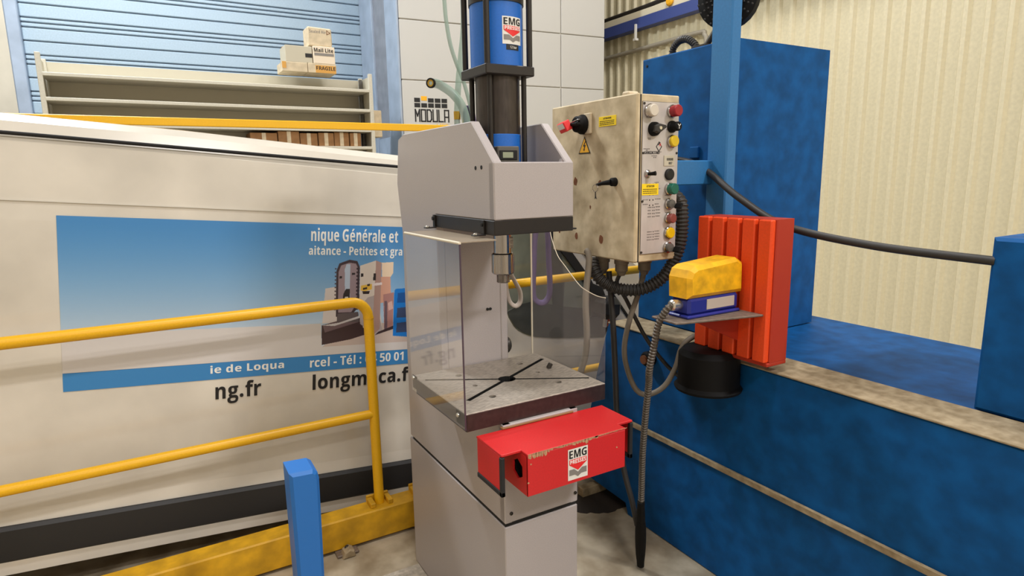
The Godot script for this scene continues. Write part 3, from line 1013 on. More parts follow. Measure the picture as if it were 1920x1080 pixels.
# ---------------------------------------------------------------- yellow barrier
func barrier() -> void:
	var t := thing("kerb_beam", "long yellow steel kerb beam lying on the floor under the barrier rails", "beam", V(0.7, 0, -2.72))
	boxed(t, "beam", V(-1.6, 0.012, -2.775), V(1.90, 0.158, -2.667), M.yellow_worn, 0.006)
	for x in [0.62, -0.9, 1.6]:
		boxed(t, "foot", V(x - 0.05, 0, -2.78), V(x + 0.05, 0.012, -2.62), M.steel_plate, 0.003)
		var f := MB.new()
		f.lathe([Vector2(0.02, 0.0), Vector2(0.02, 0.012), Vector2(0.008, 0.03), Vector2(0.0, 0.03)], Transform3D(Basis.IDENTITY, V(x, 0.012, -2.64)), 6)
		part(t, "anchor_bolt", f, M.dark_steel)
	for x in [0.812, 1.03, -0.75]:
		var s := MB.new()
		s.box(V(x - 0.055, 0.158, -2.76), V(x - 0.03, 0.182, -2.69), 0.003)
		s.box(V(x + 0.03, 0.158, -2.76), V(x + 0.055, 0.182, -2.69), 0.003)
		s.box(V(x - 0.055, 0.158, -2.775), V(x + 0.055, 0.19, -2.762), 0.003)
		part(t, "post_socket", s, M.yellow_worn)
	# two rail frames that slot into the beam
	for i in 2:
		var l: String = ["yellow tubular barrier frame with rounded corner, left of the grey press", "yellow tubular barrier frame half hidden behind the press and its clear guard"][i]
		var g := thing("barrier_frame", l, "barrier", V(0.812 if i == 0 else 1.10, 0.158, -2.735), Vector3.ZERO, "yellow barrier frames")
		var r := 0.0235
		var a := 0.812 if i == 0 else 1.25
		var s := -1.0 if i == 0 else 1.0
		var e := -0.75 if i == 0 else 2.9
		var top := 1.152
		var b := MB.new()
		var path := [V(a, 0.159, -2.735), V(a, 0.6, -2.735), V(a, top - 0.075, -2.735)]
		for k in 7:
			var w := PI / 2 * k / 6
			path.append(V(a + s * (0.075 - 0.075 * cos(w)), top - 0.075 + 0.075 * sin(w), -2.735))
		path.append(V(e - s * 0.08, top, -2.735))
		for k in 7:
			var w := PI / 2 * k / 6
			path.append(V(e - s * (0.075 - 0.075 * sin(w)), top - 0.075 + 0.075 * cos(w), -2.735))
		path.append(V(e, 0.159, -2.735))
		b.tube(path, r, 16)
		part(g, "bent_tube", b, M.yellow_paint)
		b = MB.new()
		b.cyl(V(a + s * 0.01, 0.61, -2.735), V(e, 0.61, -2.735), 0.0215, 16)
		part(g, "middle_rail", b, M.yellow_paint)
		b = MB.new()
		b.lathe([Vector2(r + 0.0012, 0), Vector2(r + 0.0012, 0.006)], Transform3D(Basis.IDENTITY, V(a, top - 0.083, -2.735)), 16)
		part(g, "weld_ring", b, M.yellow_worn)

# ---------------------------------------------------------------- blue machine on the right
func blue_machine() -> void:
	var t := thing("blue_machine", "large worn blue machine tool with a dusty ledge along the right side", "machine", V(2.3, 0, -1.2))
	var b := MB.new()
	b.prism(P2([0.5, 0.0, -2.22, 0.0, -2.24, 0.055, -2.635, 0.07, -2.48, 0.69, -2.39, 0.966, 0.5, 0.966]), 1.93, 2.9, 0, 0.006)
	part(t, "base_block", b, M.machine_blue)
	boxed(t, "ledge", V(1.924, 0.9665, -2.385), V(2.118, 0.974, 0.45), M.dust, 0.002, "dusty tan ledge")
	boxed(t, "dirty_step", V(1.916, 0.488, -2.26), V(1.9295, 0.514, 0.4), M.dust, 0.003, "dusty step across the side")
	boxed(t, "foot_bar", V(1.84, 0.0, -2.52), V(2.0, 0.05, -2.475), M.dust, 0.003, "tan floor bar")
	b = MB.new()
	b.prism(P2([-2.385, 0.972, -1.83, 0.972, -1.83, 2.238, -2.385, 2.238]), 2.12, 2.75, 0, 0.006)
	part(t, "tall_housing", b, M.machine_blue)
	boxed(t, "edge_column", V(2.06, 0.975, -1.905), V(2.119, 3.0, -1.80), M.machine_blue_light, 0.006, "lighter blue column")
	b = MB.new()
	b.prism(P2([-0.86, 0.972, 0.45, 0.972, 0.45, 1.5, -0.86, 1.5]), 2.12, 2.75, 0, 0.01)
	part(t, "front_housing", b, M.machine_blue)
	boxed(t, "arm_bracket", V(1.764, 1.652, -1.955), V(2.12, 1.752, -1.875), M.machine_blue_light, 0.004, "lighter blue arm that carries the control cabinet")
	b = MB.new()
	b.lathe([Vector2(0.006, 0), Vector2(0.006, 0.004), Vector2(0.0, 0.005)], Transform3D(MB.frame(V(-1, 0, 0)), V(2.12, 2.205, -2.35)), 10)
	part(t, "bolt", b, M.hole)
	b = MB.new()
	b.box(V(2.106, 1.765, -2.05), V(2.12, 1.815, -2.0), 0.003)
	part(t, "cover_plate", b, M.machine_blue)
	b = MB.new()
	b.lathe([Vector2(0.034, 0), Vector2(0.036, 0.03), Vector2(0.030, 0.04), Vector2(0.026, 0.042)], Transform3D(MB.frame(V(-1, 0, 0)), V(1.93, 0.862, -2.072)), 20)
	var kn := part(t, "knob", b, M.black_plastic)
	b = MB.new()
	b.lathe([Vector2(0.021, 0.04), Vector2(0.020, 0.052), Vector2(0.0, 0.053)], Transform3D(MB.frame(V(-1, 0, 0)), V(1.93, 0.862, -2.072)), 16)
	part(kn, "knob_cap", b, M.rust)
	# black round housing under the ledge
	b = MB.new()
	b.lathe([Vector2(0.10, 0.0), Vector2(0.128, 0.006), Vector2(0.132, 0.016), Vector2(0.12, 0.03), Vector2(0.118, 0.15), Vector2(0.10, 0.17), Vector2(0.0, 0.17)], Transform3D(Basis.IDENTITY, V(1.85, 0.85, -1.66)), 28)
	part(t, "round_housing", b, M.black_plastic, true, "black round housing")
	# orange upright
	var o := thing("orange_upright", "orange red ribbed upright fixed to the blue machine behind the foot switch", "upright", V(1.9, 1.02, -1.66))
	b = MB.new()
	b.prism(P2([-1.742, 1.02, -1.742, 1.53, -1.735, 1.537, -1.40, 1.537, -1.40, 1.02]), 1.872, 1.965, 0, 0.003)
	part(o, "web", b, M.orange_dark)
	for z in [-1.742, -1.672, -1.602, -1.532, -1.462]:
		boxed(o, "rib", V(1.85, 1.02, z), V(1.875, 1.535, z + 0.055), M.orange, 0.004)
	boxed(o, "foot_flange", V(1.86, 1.005, -1.742), V(1.965, 1.02, -1.4), M.orange_dark, 0.003)
	boxed(o, "stay", V(1.965, 0.974, -1.74), V(2.06, 1.29, -1.69), M.dark_steel, 0.003)
	# steel plate that carries the foot switch
	o = thing("steel_shelf_plate", "dusty bare steel plate under the yellow foot switch", "shelf plate", V(1.7, 1.19, -1.5))
	b = MB.new()
	b.prism(P2([1.513, -1.627, 1.504, -1.50, 1.53, -1.49, 1.85, -1.42, 1.85, -1.60]), 1.192, 1.2, 1, 0.002)
	part(o, "plate", b, M.steel_plate)
	b = MB.new()
	b.prism(P2([1.60, 1.192, 1.85, 1.192, 1.85, 1.08]), -1.53, -1.525, 2, 0.001)
	part(o, "gusset", b, M.orange_dark)
	# foot switch
	o = thing("foot_switch", "yellow hooded foot switch with a dark blue base on the steel plate", "foot switch", V(1.68, 1.2, -1.55))
	b = MB.new()
	b.box(V(1.568, 1.2, -1.605), V(1.83, 1.212, -1.505), 0.004)
	b.box(V(1.575, 1.21, -1.60), V(1.825, 1.272, -1.51), 0.01)
	part(o, "base", b, M.pedal_blue)
	b = MB.new()
	b.prism(P2([1.566, 1.272, 1.563, 1.345, 1.575, 1.372, 1.60, 1.384, 1.80, 1.40, 1.835, 1.38, 1.838, 1.272]), -1.612, -1.50, 2, 0.014)
	part(o, "hood", b, M.pedal_yellow)
	b = MB.new()
	b.box(V(1.66, 1.225, -1.511), V(1.80, 1.262, -1.508), 0.001)
	part(o, "label_plate", b, M.pale_web)
	b = MB.new()
	b.lathe([Vector2(0.017, 0), Vector2(0.017, 0.02), Vector2(0.02, 0.02), Vector2(0.02, 0.045), Vector2(0.014, 0.05)], Transform3D(MB.frame(V(-1, 0.05, 0)), V(1.582, 1.245, -1.555)), 12)
	part(o, "cable_gland", b, M.bright_screw, true, "white metal cable gland")
	# on top of the blue machine
	b = MB.new()
	b.corrugated([V(2.2, 2.239, -2.268), V(2.2, 2.278, -2.262), V(2.2, 2.304, -2.225), V(2.2, 2.302, -2.175), V(2.2, 2.270, -2.128), V(2.2, 2.241, -2.115)], 0.017, 0.012, 0.003, 12)
	single("corrugated_conduit", b, M.hose_black, "short black corrugated conduit arching on top of the blue machine", "conduit", V(2.2, 2.238, -2.19))
	o = thing("fan", "round black mesh fan guard standing on top of the blue machine", "fan", V(2.2, 2.238, -2.03))
	b = MB.new()
	b.lathe([Vector2(0.0, -0.03), Vector2(0.10, -0.028), Vector2(0.125, -0.01), Vector2(0.125, 0.04), Vector2(0.09, 0.06), Vector2(0.0, 0.06)], Transform3D(MB.frame(V(-1, 0, 0.5)), V(2.24, 2.43, -1.975)), 26)
	part(o, "drum", b, M.black_plastic)
	b = MB.new()
	for k in 7:
		for a in 22:
			var rr := 0.018 * (k + 0.5)
			var tt := Transform3D(MB.frame(V(-1, 0, 0.5)), V(2.24, 2.43, -1.975)) * Transform3D(Basis.IDENTITY, V(sin(TAU * a / 22) * rr, 0.062, cos(TAU * a / 22) * rr))
			b.boxt(tt, V(0.0035, 0.003, 0.0035), 0.001)
	part(o, "guard_mesh", b, M.hose_black, true, "", "stuff")
	b = MB.new()
	b.cyl(V(2.21, 2.25, -2.075), V(2.24, 2.36, -2.01), 0.013, 10)
	part(o, "stand", b, M.dark_steel)
	b = MB.new()
	b.box(V(2.16, 2.2385, -2.115), V(2.27, 2.256, -2.03), 0.004)
	part(o, "foot", b, M.dark_steel)

# ---------------------------------------------------------------- the press
func decal_flat(parent: Node, o: Vector3, r: Vector3, u: Vector3, w: float, h: float, bend = null) -> void:
	# white sticker, bold black name, red pointed field with white word, grey chevron band
	var nn := r.cross(u)
	var at := func(x: float, y: float, z: float) -> Vector3:
		return bend.call(x, y, z) if bend != null else o + r * x + u * y + nn * z
	var sheet := func(b: MB, poly: PackedVector2Array, z: float):
		# cut into upright slices, so that it follows a round surface
		for k in 12:
			var x0 := w * k / 12.0
			var x1 := w * (k + 1) / 12.0
			for pc in Geometry2D.intersect_polygons(poly, P2([x0, -1, x1, -1, x1, 1, x0, 1])):
				var ix := Geometry2D.triangulate_polygon(pc)
				for i in range(0, ix.size(), 3):
					var a: Vector3 = at.call(pc[ix[i]].x, pc[ix[i]].y, z)
					var c: Vector3 = at.call(pc[ix[i + 1]].x, pc[ix[i + 1]].y, z)
					var d: Vector3 = at.call(pc[ix[i + 2]].x, pc[ix[i + 2]].y, z)
					var m: Vector3 = at.call(w / 2, h / 2, 1.0) - at.call(w / 2, h / 2, 0.0)
					b.tri(a, c, d, m)
	var b := MB.new()
	sheet.call(b, P2([0, 0, w, 0, w, h, 0, h]), 0.0006)
	var d := part(parent, "sticker", b, M.sticker_white, true, "white sticker with a red pointed field")
	b = MB.new()
	sheet.call(b, P2([0.06 * w, 0.66 * h, 0.94 * w, 0.66 * h, 0.94 * w, 0.50 * h, 0.5 * w, 0.28 * h, 0.06 * w, 0.50 * h]), 0.0012)
	part(d, "red_field", b, M.print_red)
	b = MB.new()
	sheet.call(b, P2([0.06 * w, 0.34 * h, 0.30 * w, 0.34 * h, 0.5 * w, 0.22 * h, 0.70 * w, 0.34 * h, 0.94 * w, 0.34 * h, 0.94 * w, 0.15 * h, 0.66 * w, 0.15 * h, 0.5 * w, 0.07 * h, 0.34 * w, 0.15 * h, 0.06 * w, 0.15 * h]), 0.0012)
	part(d, "grey_chevron", b, M.print_grey)
	b = MB.new()
	b.text("EMG", o + r * 0.06 * w + u * 0.70 * h, r, u, 0.88 * w, 0.25 * h, true, 0.0014, (func(x, y, z): return at.call(x + 0.06 * w, y + 0.70 * h, z)))
	part(d, "lettering", b, M.print_black)
	b = MB.new()
	b.text("PRESSES", o, r, u, 0.80 * w, 0.12 * h, true, 0.0016, (func(x, y, z): return at.call(x + 0.10 * w, y + 0.52 * h, z + 0.0004)))
	part(d, "lettering", b, M.print_white)

func press() -> void:
	var cx := 1.0165
	var cz := -1.83
	var t := thing("c_frame_press", "grey upright C-frame press with a blue cylinder, clear guards and a red cover", "press", V(cx, 0, cz))
	var XL := 0.874
	var XR := 1.159
	var th := 0.03
	# frame
	var side := P2([-2.42, 0.606, -1.59, 0.606, -1.59, 0.94, -2.05, 0.94, -2.05, 1.572, -1.615, 1.572, -1.615, 1.742, -1.752, 1.868, -2.34, 1.868, -2.40, 1.85, -2.435, 1.68, -2.40, 1.49, -2.415, 0.9])
	for x in [XL, XR - th]:
		var b := MB.new()
		b.prism(side, x, x + th, 0, 0.003)
		part(t, "side_plate", b, M.press_paint)
	boxed(t, "column_front", V(XL + th, 0.96, -2.08), V(XR - th, 1.572, -2.0525), M.press_paint, 0.0015)
	boxed(t, "back_plate", V(XL + th, 0.606, -2.40), V(XR - th, 1.84, -2.37), M.press_paint, 0.002)
	boxed(t, "head_front", V(XL, 1.572, -1.645), V(XR, 1.742, -1.6125), M.press_paint, 0.003)
	var b := MB.new()
	for s in [-1.0, 1.0]:
		var x := (XL + th) if s < 0 else (XR - th)
		b.prism(P2([x, 1.736, x, 1.752, x - s * 0.005, 1.742, x - s * 0.014, 1.737]), -1.645, -1.63, 2)
	part(t, "corner_weld", b, M.press_paint)
	boxed(t, "head_floor", V(XL + th, 1.573, -2.37), V(XR - th, 1.59, -1.645), M.press_inside, 0.001)
	boxed(t, "body_front", V(XL, 0.606, -1.62), V(XR, 0.94, -1.5885), M.press_paint, 0.003)
	boxed(t, "seam_strip", V(XL + 0.004, 0.590, -2.40), V(XR - 0.004, 0.608, -1.594), M.seam, 0)
	boxed(t, "base_cabinet", V(XL, 0.0, -2.43), V(XR, 0.593, -1.589), M.press_paint, 0.003)
	for x in [0.897, 1.148]:
		b = MB.new()
		b.lathe([Vector2(0.006, 0), Vector2(0.006, 0.003), Vector2(0.003, 0.004), Vector2(0.003, 0.002), Vector2(0, 0.002)], Transform3D(MB.frame(V(0, 0, 1)), V(x, 0.638, -1.5885)), 12)
		part(t, "socket_screw", b, M.dark_steel)
	for p in [[1.727, -1.728], [1.728, -1.689]]:
		b = MB.new()
		b.lathe([Vector2(0.0065, 0), Vector2(0.0062, 0.001), Vector2(0.0, 0.001)], Transform3D(MB.frame(V(-1, 0, 0)), V(XL, p[0], p[1])), 14)
		part(t, "screw_hole", b, M.hole)
	for x in [1.072, 1.084]:
		b = MB.new()
		b.lathe([Vector2(0.0055, 0), Vector2(0.0055, 0.004), Vector2(0.0, 0.005)], Transform3D(MB.frame(V(0, 0, 1)), V(x, 1.203, -2.0525)), 8)
		part(t, "column_screw", b, M.hole)
	b = MB.new()
	b.lathe([Vector2(0.036, 0), Vector2(0.036, 0.012), Vector2(0.028, 0.022), Vector2(0.0, 0.023)], Transform3D(MB.frame(V(1, 0, 0)), V(XR, 1.042, -2.088)), 18)
	part(t, "side_boss", b, M.dark_steel)
	# die plate under the head with the guard brackets
	boxed(t, "die_plate", V(0.872, 1.527, -2.05), V(1.158, 1.5715, -1.612), M.black_steel, 0.002, "black steel plate under the head")
	for z in [-2.062, -1.685]:
		b = MB.new()
		b.box(V(0.866, 1.528, z), V(0.8715, 1.571, z + 0.016), 0.001)
		b.box(V(0.832, 1.524, z - 0.004), V(0.8715, 1.528, z + 0.02), 0.001)
		var br := part(t, "guard_bracket", b, M.black_steel)
		b = MB.new()
		b.lathe([Vector2(0.008, 0), Vector2(0.008, 0.003), Vector2(0.004, 0.0055), Vector2(0, 0.0055)], Transform3D(Basis.IDENTITY, V(0.842, 1.528, z + 0.008)), 14)
		part(br, "screw", b, M.bright_screw)
		b = MB.new()
		b.lathe([Vector2(0.007, 0), Vector2(0.007, 0.005), Vector2(0, 0.006)], Transform3D(MB.frame(V(-1, 0, 0)), V(0.866, 1.558, z + 0.008)), 12)
		part(br, "bolt", b, M.hole)
	b = MB.new()
	b.box(V(1.1585, 1.524, -1.69), V(1.215, 1.529, -1.672), 0.001)
	part(t, "guard_bracket", b, M.black_steel)
	# table: top face with crossed slots, centre bore and six bolt holes
	var x0 := 0.757
	var x1 := 1.284
	var z0 := -2.044
	var z1 := -1.603
	var yt := 0.998
	var c := Vector2(1.024, -1.826)
	var cross := []
	var slot := func(a: Vector2, e: Vector2, wd: float) -> PackedVector2Array:
		var d := (e - a).normalized()
		var nn := Vector2(-d.y, d.x) * wd / 2
		return PackedVector2Array([a + nn, e + nn, e - nn, a - nn])
	var u: Array = Geometry2D.merge_polygons(slot.call(Vector2(0.812, -1.705), Vector2(1.262, -1.962), 0.016), slot.call(Vector2(0.775, -1.972), Vector2(1.272, -1.677), 0.013))
	u = Geometry2D.merge_polygons(u[0], ngon(c, 0.032, 20))
	cross.append(u[0])
	var holes := []
	for h in [[0.897, -1.697], [0.897, -1.822], [0.897, -1.953], [1.153, -1.954], [1.154, -1.829], [1.156, -1.699]]:
		holes.append(ngon(Vector2(h[0], h[1]), 0.0125 if h[1] != -1.822 and h[1] != -1.829 else 0.009, 12))
	b = MB.new()
	b.face_cut(Vector2(x0 + 0.002, z0), Vector2(x1 - 0.002, z1 - 0.002), [0.897, c.x, 1.155], cross + holes, yt, -0.03, 1)
	b.quad(V(x0, 0.94, z1), V(x1, 0.94, z1), V(x1, yt - 0.002, z1), V(x0, yt - 0.002, z1), V(0, 0, 1))
	b.quad(V(x0, yt - 0.002, z1), V(x1, yt - 0.002, z1), V(x1 - 0.002, yt, z1 - 0.002), V(x0 + 0.002, yt, z1 - 0.002), V(0, 1, 1))
	for s in [[x0, x0 + 0.002, -1.0], [x1, x1 - 0.002, 1.0]]:
		b.quad(V(s[0], 0.94, z0), V(s[0], 0.94, z1), V(s[0], yt - 0.002, z1), V(s[0], yt - 0.002, z0), V(s[2], 0, 0))
		b.quad(V(s[0], yt - 0.002, z0), V(s[0], yt - 0.002, z1), V(s[1], yt, z1 - 0.002), V(s[1], yt, z0), V(s[2], 1, 0))
	b.quad(V(x0, 0.94, z0), V(x1, 0.94, z0), V(x1, 0.94, z1), V(x0, 0.94, z1), V(0, -1, 0))
	b.quad(V(x0, 0.94, z0), V(x1, 0.94, z0), V(x1, yt, z0), V(x0, yt, z0), V(0, 0, -1))
	var tb := part(t, "table", b, M.machined, true, "worn machined steel table with crossed slots")
	b = MB.new()
	for pl in [cross[0]]:
		b.cap(pl, yt - 0.029, 1, 1.0)
		for i in pl.size():
			var p: Vector2 = pl[i]
			var q: Vector2 = pl[(i + 1) % pl.size()]
			var mm := c - (p + q) / 2
			var dd := q - p
			var nn := Vector2(dd.y, -dd.x)
			if MB.area2(pl) > 0.0:
				nn = -nn
			nn = nn.normalized() * 0.0003
			b.quad(V(p.x + nn.x, yt - 0.001, p.y + nn.y), V(q.x + nn.x, yt - 0.001, q.y + nn.y), V(q.x + nn.x, yt - 0.03, q.y + nn.y), V(p.x + nn.x, yt - 0.03, p.y + nn.y), V(nn.x, 0, nn.y))
	part(tb, "slot_lining", b, M.hole)
	for hl in holes:
		b = MB.new()
		b.cap(hl, yt - 0.006, 1, 1.0)
		part(tb, "bolt_hole", b, M.hole)
	boxed(tb, "front_strip", V(x0, 0.9405, z1 - 0.001), V(x1, 0.9945, z1 + 0.0012), M.burnt_steel, 0.0006, "dark burnt front edge")
	b = MB.new()
	b.box(V(x0 - 0.0015, 0.9405, -2.01), V(x0 + 0.001, 0.9945, z1 - 0.0005), 0.0006)
	b.box(V(x0 - 0.0018, 0.955, -2.042), V(x0 + 0.001, 1.004, -2.004), 0.0006)
	part(tb, "side_strip", b, M.scale_steel)
	b = MB.new()
	b.lathe([Vector2(0.009, 0), Vector2(0.009, 0.018), Vector2(0.007, 0.02), Vector2(0, 0.02)], Transform3D(MB.frame(V(0.5, 1, 0.2)), V(1.214, 0.999, -1.848)), 12)
	part(tb, "dowel", b, M.dark_steel)
	# ram
	var rx := 1.018
	var rz := -1.826
	b = MB.new()
	b.lathe([Vector2(0.031, 1.43), Vector2(0.031, 1.60)], Transform3D(Basis.IDENTITY, V(rx, 0, rz)), 28)
	var ram := part(t, "ram", b, M.chrome)
	b = MB.new()
	b.lathe([Vector2(0.034, 1.374), Vector2(0.0385, 1.378), Vector2(0.0385, 1.442), Vector2(0.034, 1.446), Vector2(0.031, 1.446)], Transform3D(Basis.IDENTITY, V(rx, 0, rz)), 28)
	part(ram, "collar", b, M.chrome)
	b = MB.new()
	var pr := []
	for i in 7:
		pr.append(Vector2(0.021, 1.344 + i * 0.0045))
		pr.append(Vector2(0.0235, 1.3462 + i * 0.0045))
	pr.append(Vector2(0.0235, 1.376))
	b.lathe(pr, Transform3D(Basis.IDENTITY, V(rx, 0, rz)), 22)
	part(ram, "threaded_tip", b, M.chrome)
	b = MB.new()
	for k in 28:
		var an := TAU * k / 28
		b.boxt(Transform3D(Basis(Vector3.UP, an), V(rx + sin(an) * 0.0383, 1.41, rz + cos(an) * 0.0383)), V(0.0022, 0.029, 0.0009), 0.0005)
	part(ram, "knurling", b, M.chrome, true, "", "stuff")
	b = MB.new()
	b.box(V(rx - 0.004, 1.462, rz + 0.024), V(rx + 0.026, 1.50, rz + 0.029), 0.002)
	part(ram, "wrench_flat", b, M.machined)
	# cylinder
	var axis := Transform3D(Basis.IDENTITY, V(cx, 0, -1.836))
	b = MB.new()
	b.lathe([Vector2(0.072, 1.592), Vector2(0.072, 2.016)], axis, 40)
	var lowc := part(t, "lower_cylinder", b, M.cylinder_dark)
	b = MB.new()
	b.lathe([Vector2(0.0722, 1.60), Vector2(0.0735, 1.602), Vector2(0.0735, 1.833), Vector2(0.0722, 1.834)], axis, 40)
	part(lowc, "blue_band", b, M.cylinder_blue, true, "blue sleeve")
	b = MB.new()
	b.box(V(cx - 0.088, 2.012, -1.836 - 0.088), V(cx + 0.088, 2.042, -1.836 + 0.088), 0.003)
	part(t, "square_flange", b, M.black_steel)
	b = MB.new()
	b.lathe([Vector2(0.085, 2.04), Vector2(0.085, 2.232)], axis, 44)
	var up := part(t, "upper_cylinder", b, M.cylinder_blue, true, "blue cylinder tube")
	b = MB.new()
	b.lathe([Vector2(0.088, 2.23), Vector2(0.088, 2.33), Vector2(0.08, 2.335)], axis, 44)
	part(t, "cylinder_cap", b, M.black_steel)
	b = MB.new()
	b.box(V(cx - 0.09, 2.333, -1.836 - 0.09), V(cx + 0.09, 2.37, -1.836 + 0.09), 0.003)
	part(t, "top_flange", b, M.black_steel)
	for sx in [-1.0, 1.0]:
		for sz in [-1.0, 1.0]:
			b = MB.new()
			b.cyl(V(cx + sx * 0.062, 1.60, -1.836 + sz * 0.062), V(cx + sx * 0.062, 2.014, -1.836 + sz * 0.062), 0.0085, 14)
			part(t, "tie_rod", b, M.black_steel)
			b = MB.new()
			b.cyl(V(cx + sx * 0.076, 2.04, -1.836 + sz * 0.076), V(cx + sx * 0.076, 2.345, -1.836 + sz * 0.076), 0.0095, 14)
			part(t, "tie_rod", b, M.black_steel)
	# readout in front of the lower cylinder
	b = MB.new()
	b.box(V(0.966, 1.66, -1.79), V(1.046, 1.795, -1.752), 0.003)
	var rd := part(t, "readout", b, M.panel_grey, true, "grey digital readout box")
	b = MB.new()
	b.box(V(0.972, 1.752, -1.7525), V(1.036, 1.782, -1.749), 0.001)
	part(rd, "screen_frame", b, M.hole)
	b = MB.new()
	b.box(V(0.982, 1.758, -1.7495), V(1.020, 1.776, -1.7475), 0.0005)
	part(rd, "screen", b, M.lcd)
	# stickers on the cylinder
	var R := 0.0852
	var bend := func(x: float, y: float, z: float) -> Vector3:
		var a := (x - 0.036) / R + 0.13
		return V(cx + sin(a) * (R + z), 2.104 + y, -1.836 + cos(a) * (R + z))
	decal_flat(up, V(0, 0, 0), Vector3.RIGHT, Vector3.UP, 0.072, 0.081, bend)
	b = MB.new()
	for k in 8:
		var a0 := -0.045 + 0.045 * k / 8.0 * 1.0
		var p0: Vector3 = bend.call(0.012 + 0.048 * k / 8.0, -0.017, 0.0006)
		var p1: Vector3 = bend.call(0.012 + 0.048 * (k + 1) / 8.0, -0.017, 0.0006)
		b.quad(p0, p1, p1 + V(0, 0.016, 0), p0 + V(0, 0.016, 0), V(0.1, 0, 1))
	var bl := part(up, "black_label", b, M.print_black)
	b = MB.new()
	b.text("12 bar", V(0, 0, 0), Vector3.RIGHT, Vector3.UP, 0.026, 0.008, false, 0.0004, (func(x, y, z): return bend.call(x + 0.025, y - 0.0125, z + 0.0008)))
	part(bl, "lettering", b, M.print_white)
	# left guard: bent clear sheet
	b = MB.new()
	b.box(V(0.748, 0.95, -2.034), V(0.752, 1.516, -1.597), 0.0006)
	var gl := part(t, "clear_guard", b, M.clear, true, "clear side guard with a dusty bent top")
	b = MB.new()
	b.box(V(0.7525, 1.514, -2.04), V(0.872, 1.518, -1.60), 0.0008)
	part(gl, "top_flange", b, M.clear_dusty)
	b = MB.new()
	b.tube([V(0.7515, 1.5145, -2.04), V(0.7515, 1.5145, -1.599)], 0.0045, 8)
	part(gl, "fold", b, M.clear_edge_light)  # pale colour paints the highlight along the bend
	b = MB.new()
	b.box(V(0.7475, 0.95, -1.5975), V(0.7525, 1.512, -1.5945), 0.0005)
	part(gl, "front_edge", b, M.clear_edge_dark)
	for p in [[1.001, -2.012], [0.985, -1.642]]:
		b = MB.new()
		b.lathe([Vector2(0.0075, 0), Vector2(0.0075, 0.003), Vector2(0.004, 0.006), Vector2(0, 0.006)], Transform3D(MB.frame(V(-1, 0, 0)), V(0.748, p[0], p[1])), 14)
		part(gl, "screw", b, M.bright_screw)
	b = MB.new()
	b.box(V(0.7515, 0.985, -1.65), V(0.7565, 0.99, -1.63), 0.0005)
	b.box(V(0.7515, 0.955, -1.665), V(0.756, 0.996, -1.60), 0.0005)
	part(gl, "clamp", b, M.hole)
	# right guard with its scooped corner
	b = MB.new()
	b.prism(P2([-2.08, 0.95, -1.612, 0.95, -1.612, 1.293, -1.656, 1.292, -1.717, 1.302, -1.764, 1.318, -1.846, 1.372, -1.898, 1.41, -1.94, 1.478, -1.945, 1.516, -2.08, 1.516]), 1.288, 1.292, 0, 0.0006)
	var gr := part(t, "clear_guard", b, M.clear, true, "clear side guard with a scooped front corner")
	b = MB.new()
	b.box(V(1.286, 0.95, -2.0835), V(1.2925, 1.516, -2.0795), 0.0006)
	part(gr, "rear_edge", b, M.clear_edge_light)
	b = MB.new()
	b.tube(MB.smooth([V(1.29, 1.293, -1.612), V(1.29, 1.292, -1.656), V(1.29, 1.302, -1.717), V(1.29, 1.318, -1.764), V(1.29, 1.372, -1.846), V(1.29, 1.41, -1.898), V(1.29, 1.478, -1.94), V(1.29, 1.516, -1.945)], 0.01), 0.0016, 6)
	part(gr, "scooped_edge", b, M.clear_edge_light)
	b = MB.new()
	b.box(V(1.2, 1.514, -2.08), V(1.2875, 1.518, -1.95), 0.0008)
	part(gr, "top_flange", b, M.clear_dusty)
	b = MB.new()
	b.box(V(1.1585, 1.518, -2.05), V(1.24, 1.523, -2.02), 0.0008)
	part(gr, "bracket", b, M.black_steel)
	for z in [-2.02, -1.65]:
		b = MB.new()
		b.lathe([Vector2(0.0075, 0), Vector2(0.0075, 0.003), Vector2(0.004, 0.006), Vector2(0, 0.006)], Transform3D(MB.frame(V(1, 0, 0)), V(1.292, 0.985, z)), 14)
		part(gr, "screw", b, M.bright_screw)
		b = MB.new()
		b.cyl(V(1.2842, 0.985, z), V(1.288, 0.985, z), 0.006, 10)
		part(gr, "spacer", b, M.dark_steel)
	# red cover of the hand controls
	var fz := -1.40
	b = MB.new()
	b.prism(P2([0.783, -1.592, 1.262, -1.592, 1.262, -1.436, 1.203, -1.436, 1.203, fz, 0.847, fz, 0.847, -1.436, 0.783, -1.436]), 0.919, 0.927, 1, 0.0015)
	var rc := part(t, "red_cover", b, M.red_paint, true, "red cover over the two hand controls")
	b = MB.new()
	b.box(V(0.847, 0.797, fz - 0.006), V(1.203, 0.9195, fz), 0.0012)
	part(rc, "front_panel", b, M.red_paint)
	for s in [[0.847, 0.853], [1.203, 1.197]]:
		b = MB.new()
		var hex := ngon(Vector2(-1.456, 0.862), 0.031, 6, PI / 6)
		b.face_cut(Vector2(-1.588, 0.797), Vector2(fz, 0.9195), [-1.456], [hex], s[0], s[1] - s[0], 0, false)
		part(rc, "end_panel", b, M.red_paint)
		b = MB.new()
		b.lathe([Vector2(0.0, 0), Vector2(0.034, 0.0), Vector2(0.034, 0.012)], Transform3D(MB.frame(V(signf(s[0] - s[1]), 0, 0)), V(s[1] - signf(s[0] - s[1]) * 0.018, 0.862, -1.456)), 16, 0, TAU, false)
		part(rc, "hand_button", b, M.hole)
	boxed(rc, "bottom_panel", V(0.853, 0.797, -1.588), V(1.197, 0.803, fz - 0.006), M.red_inside, 0.001)
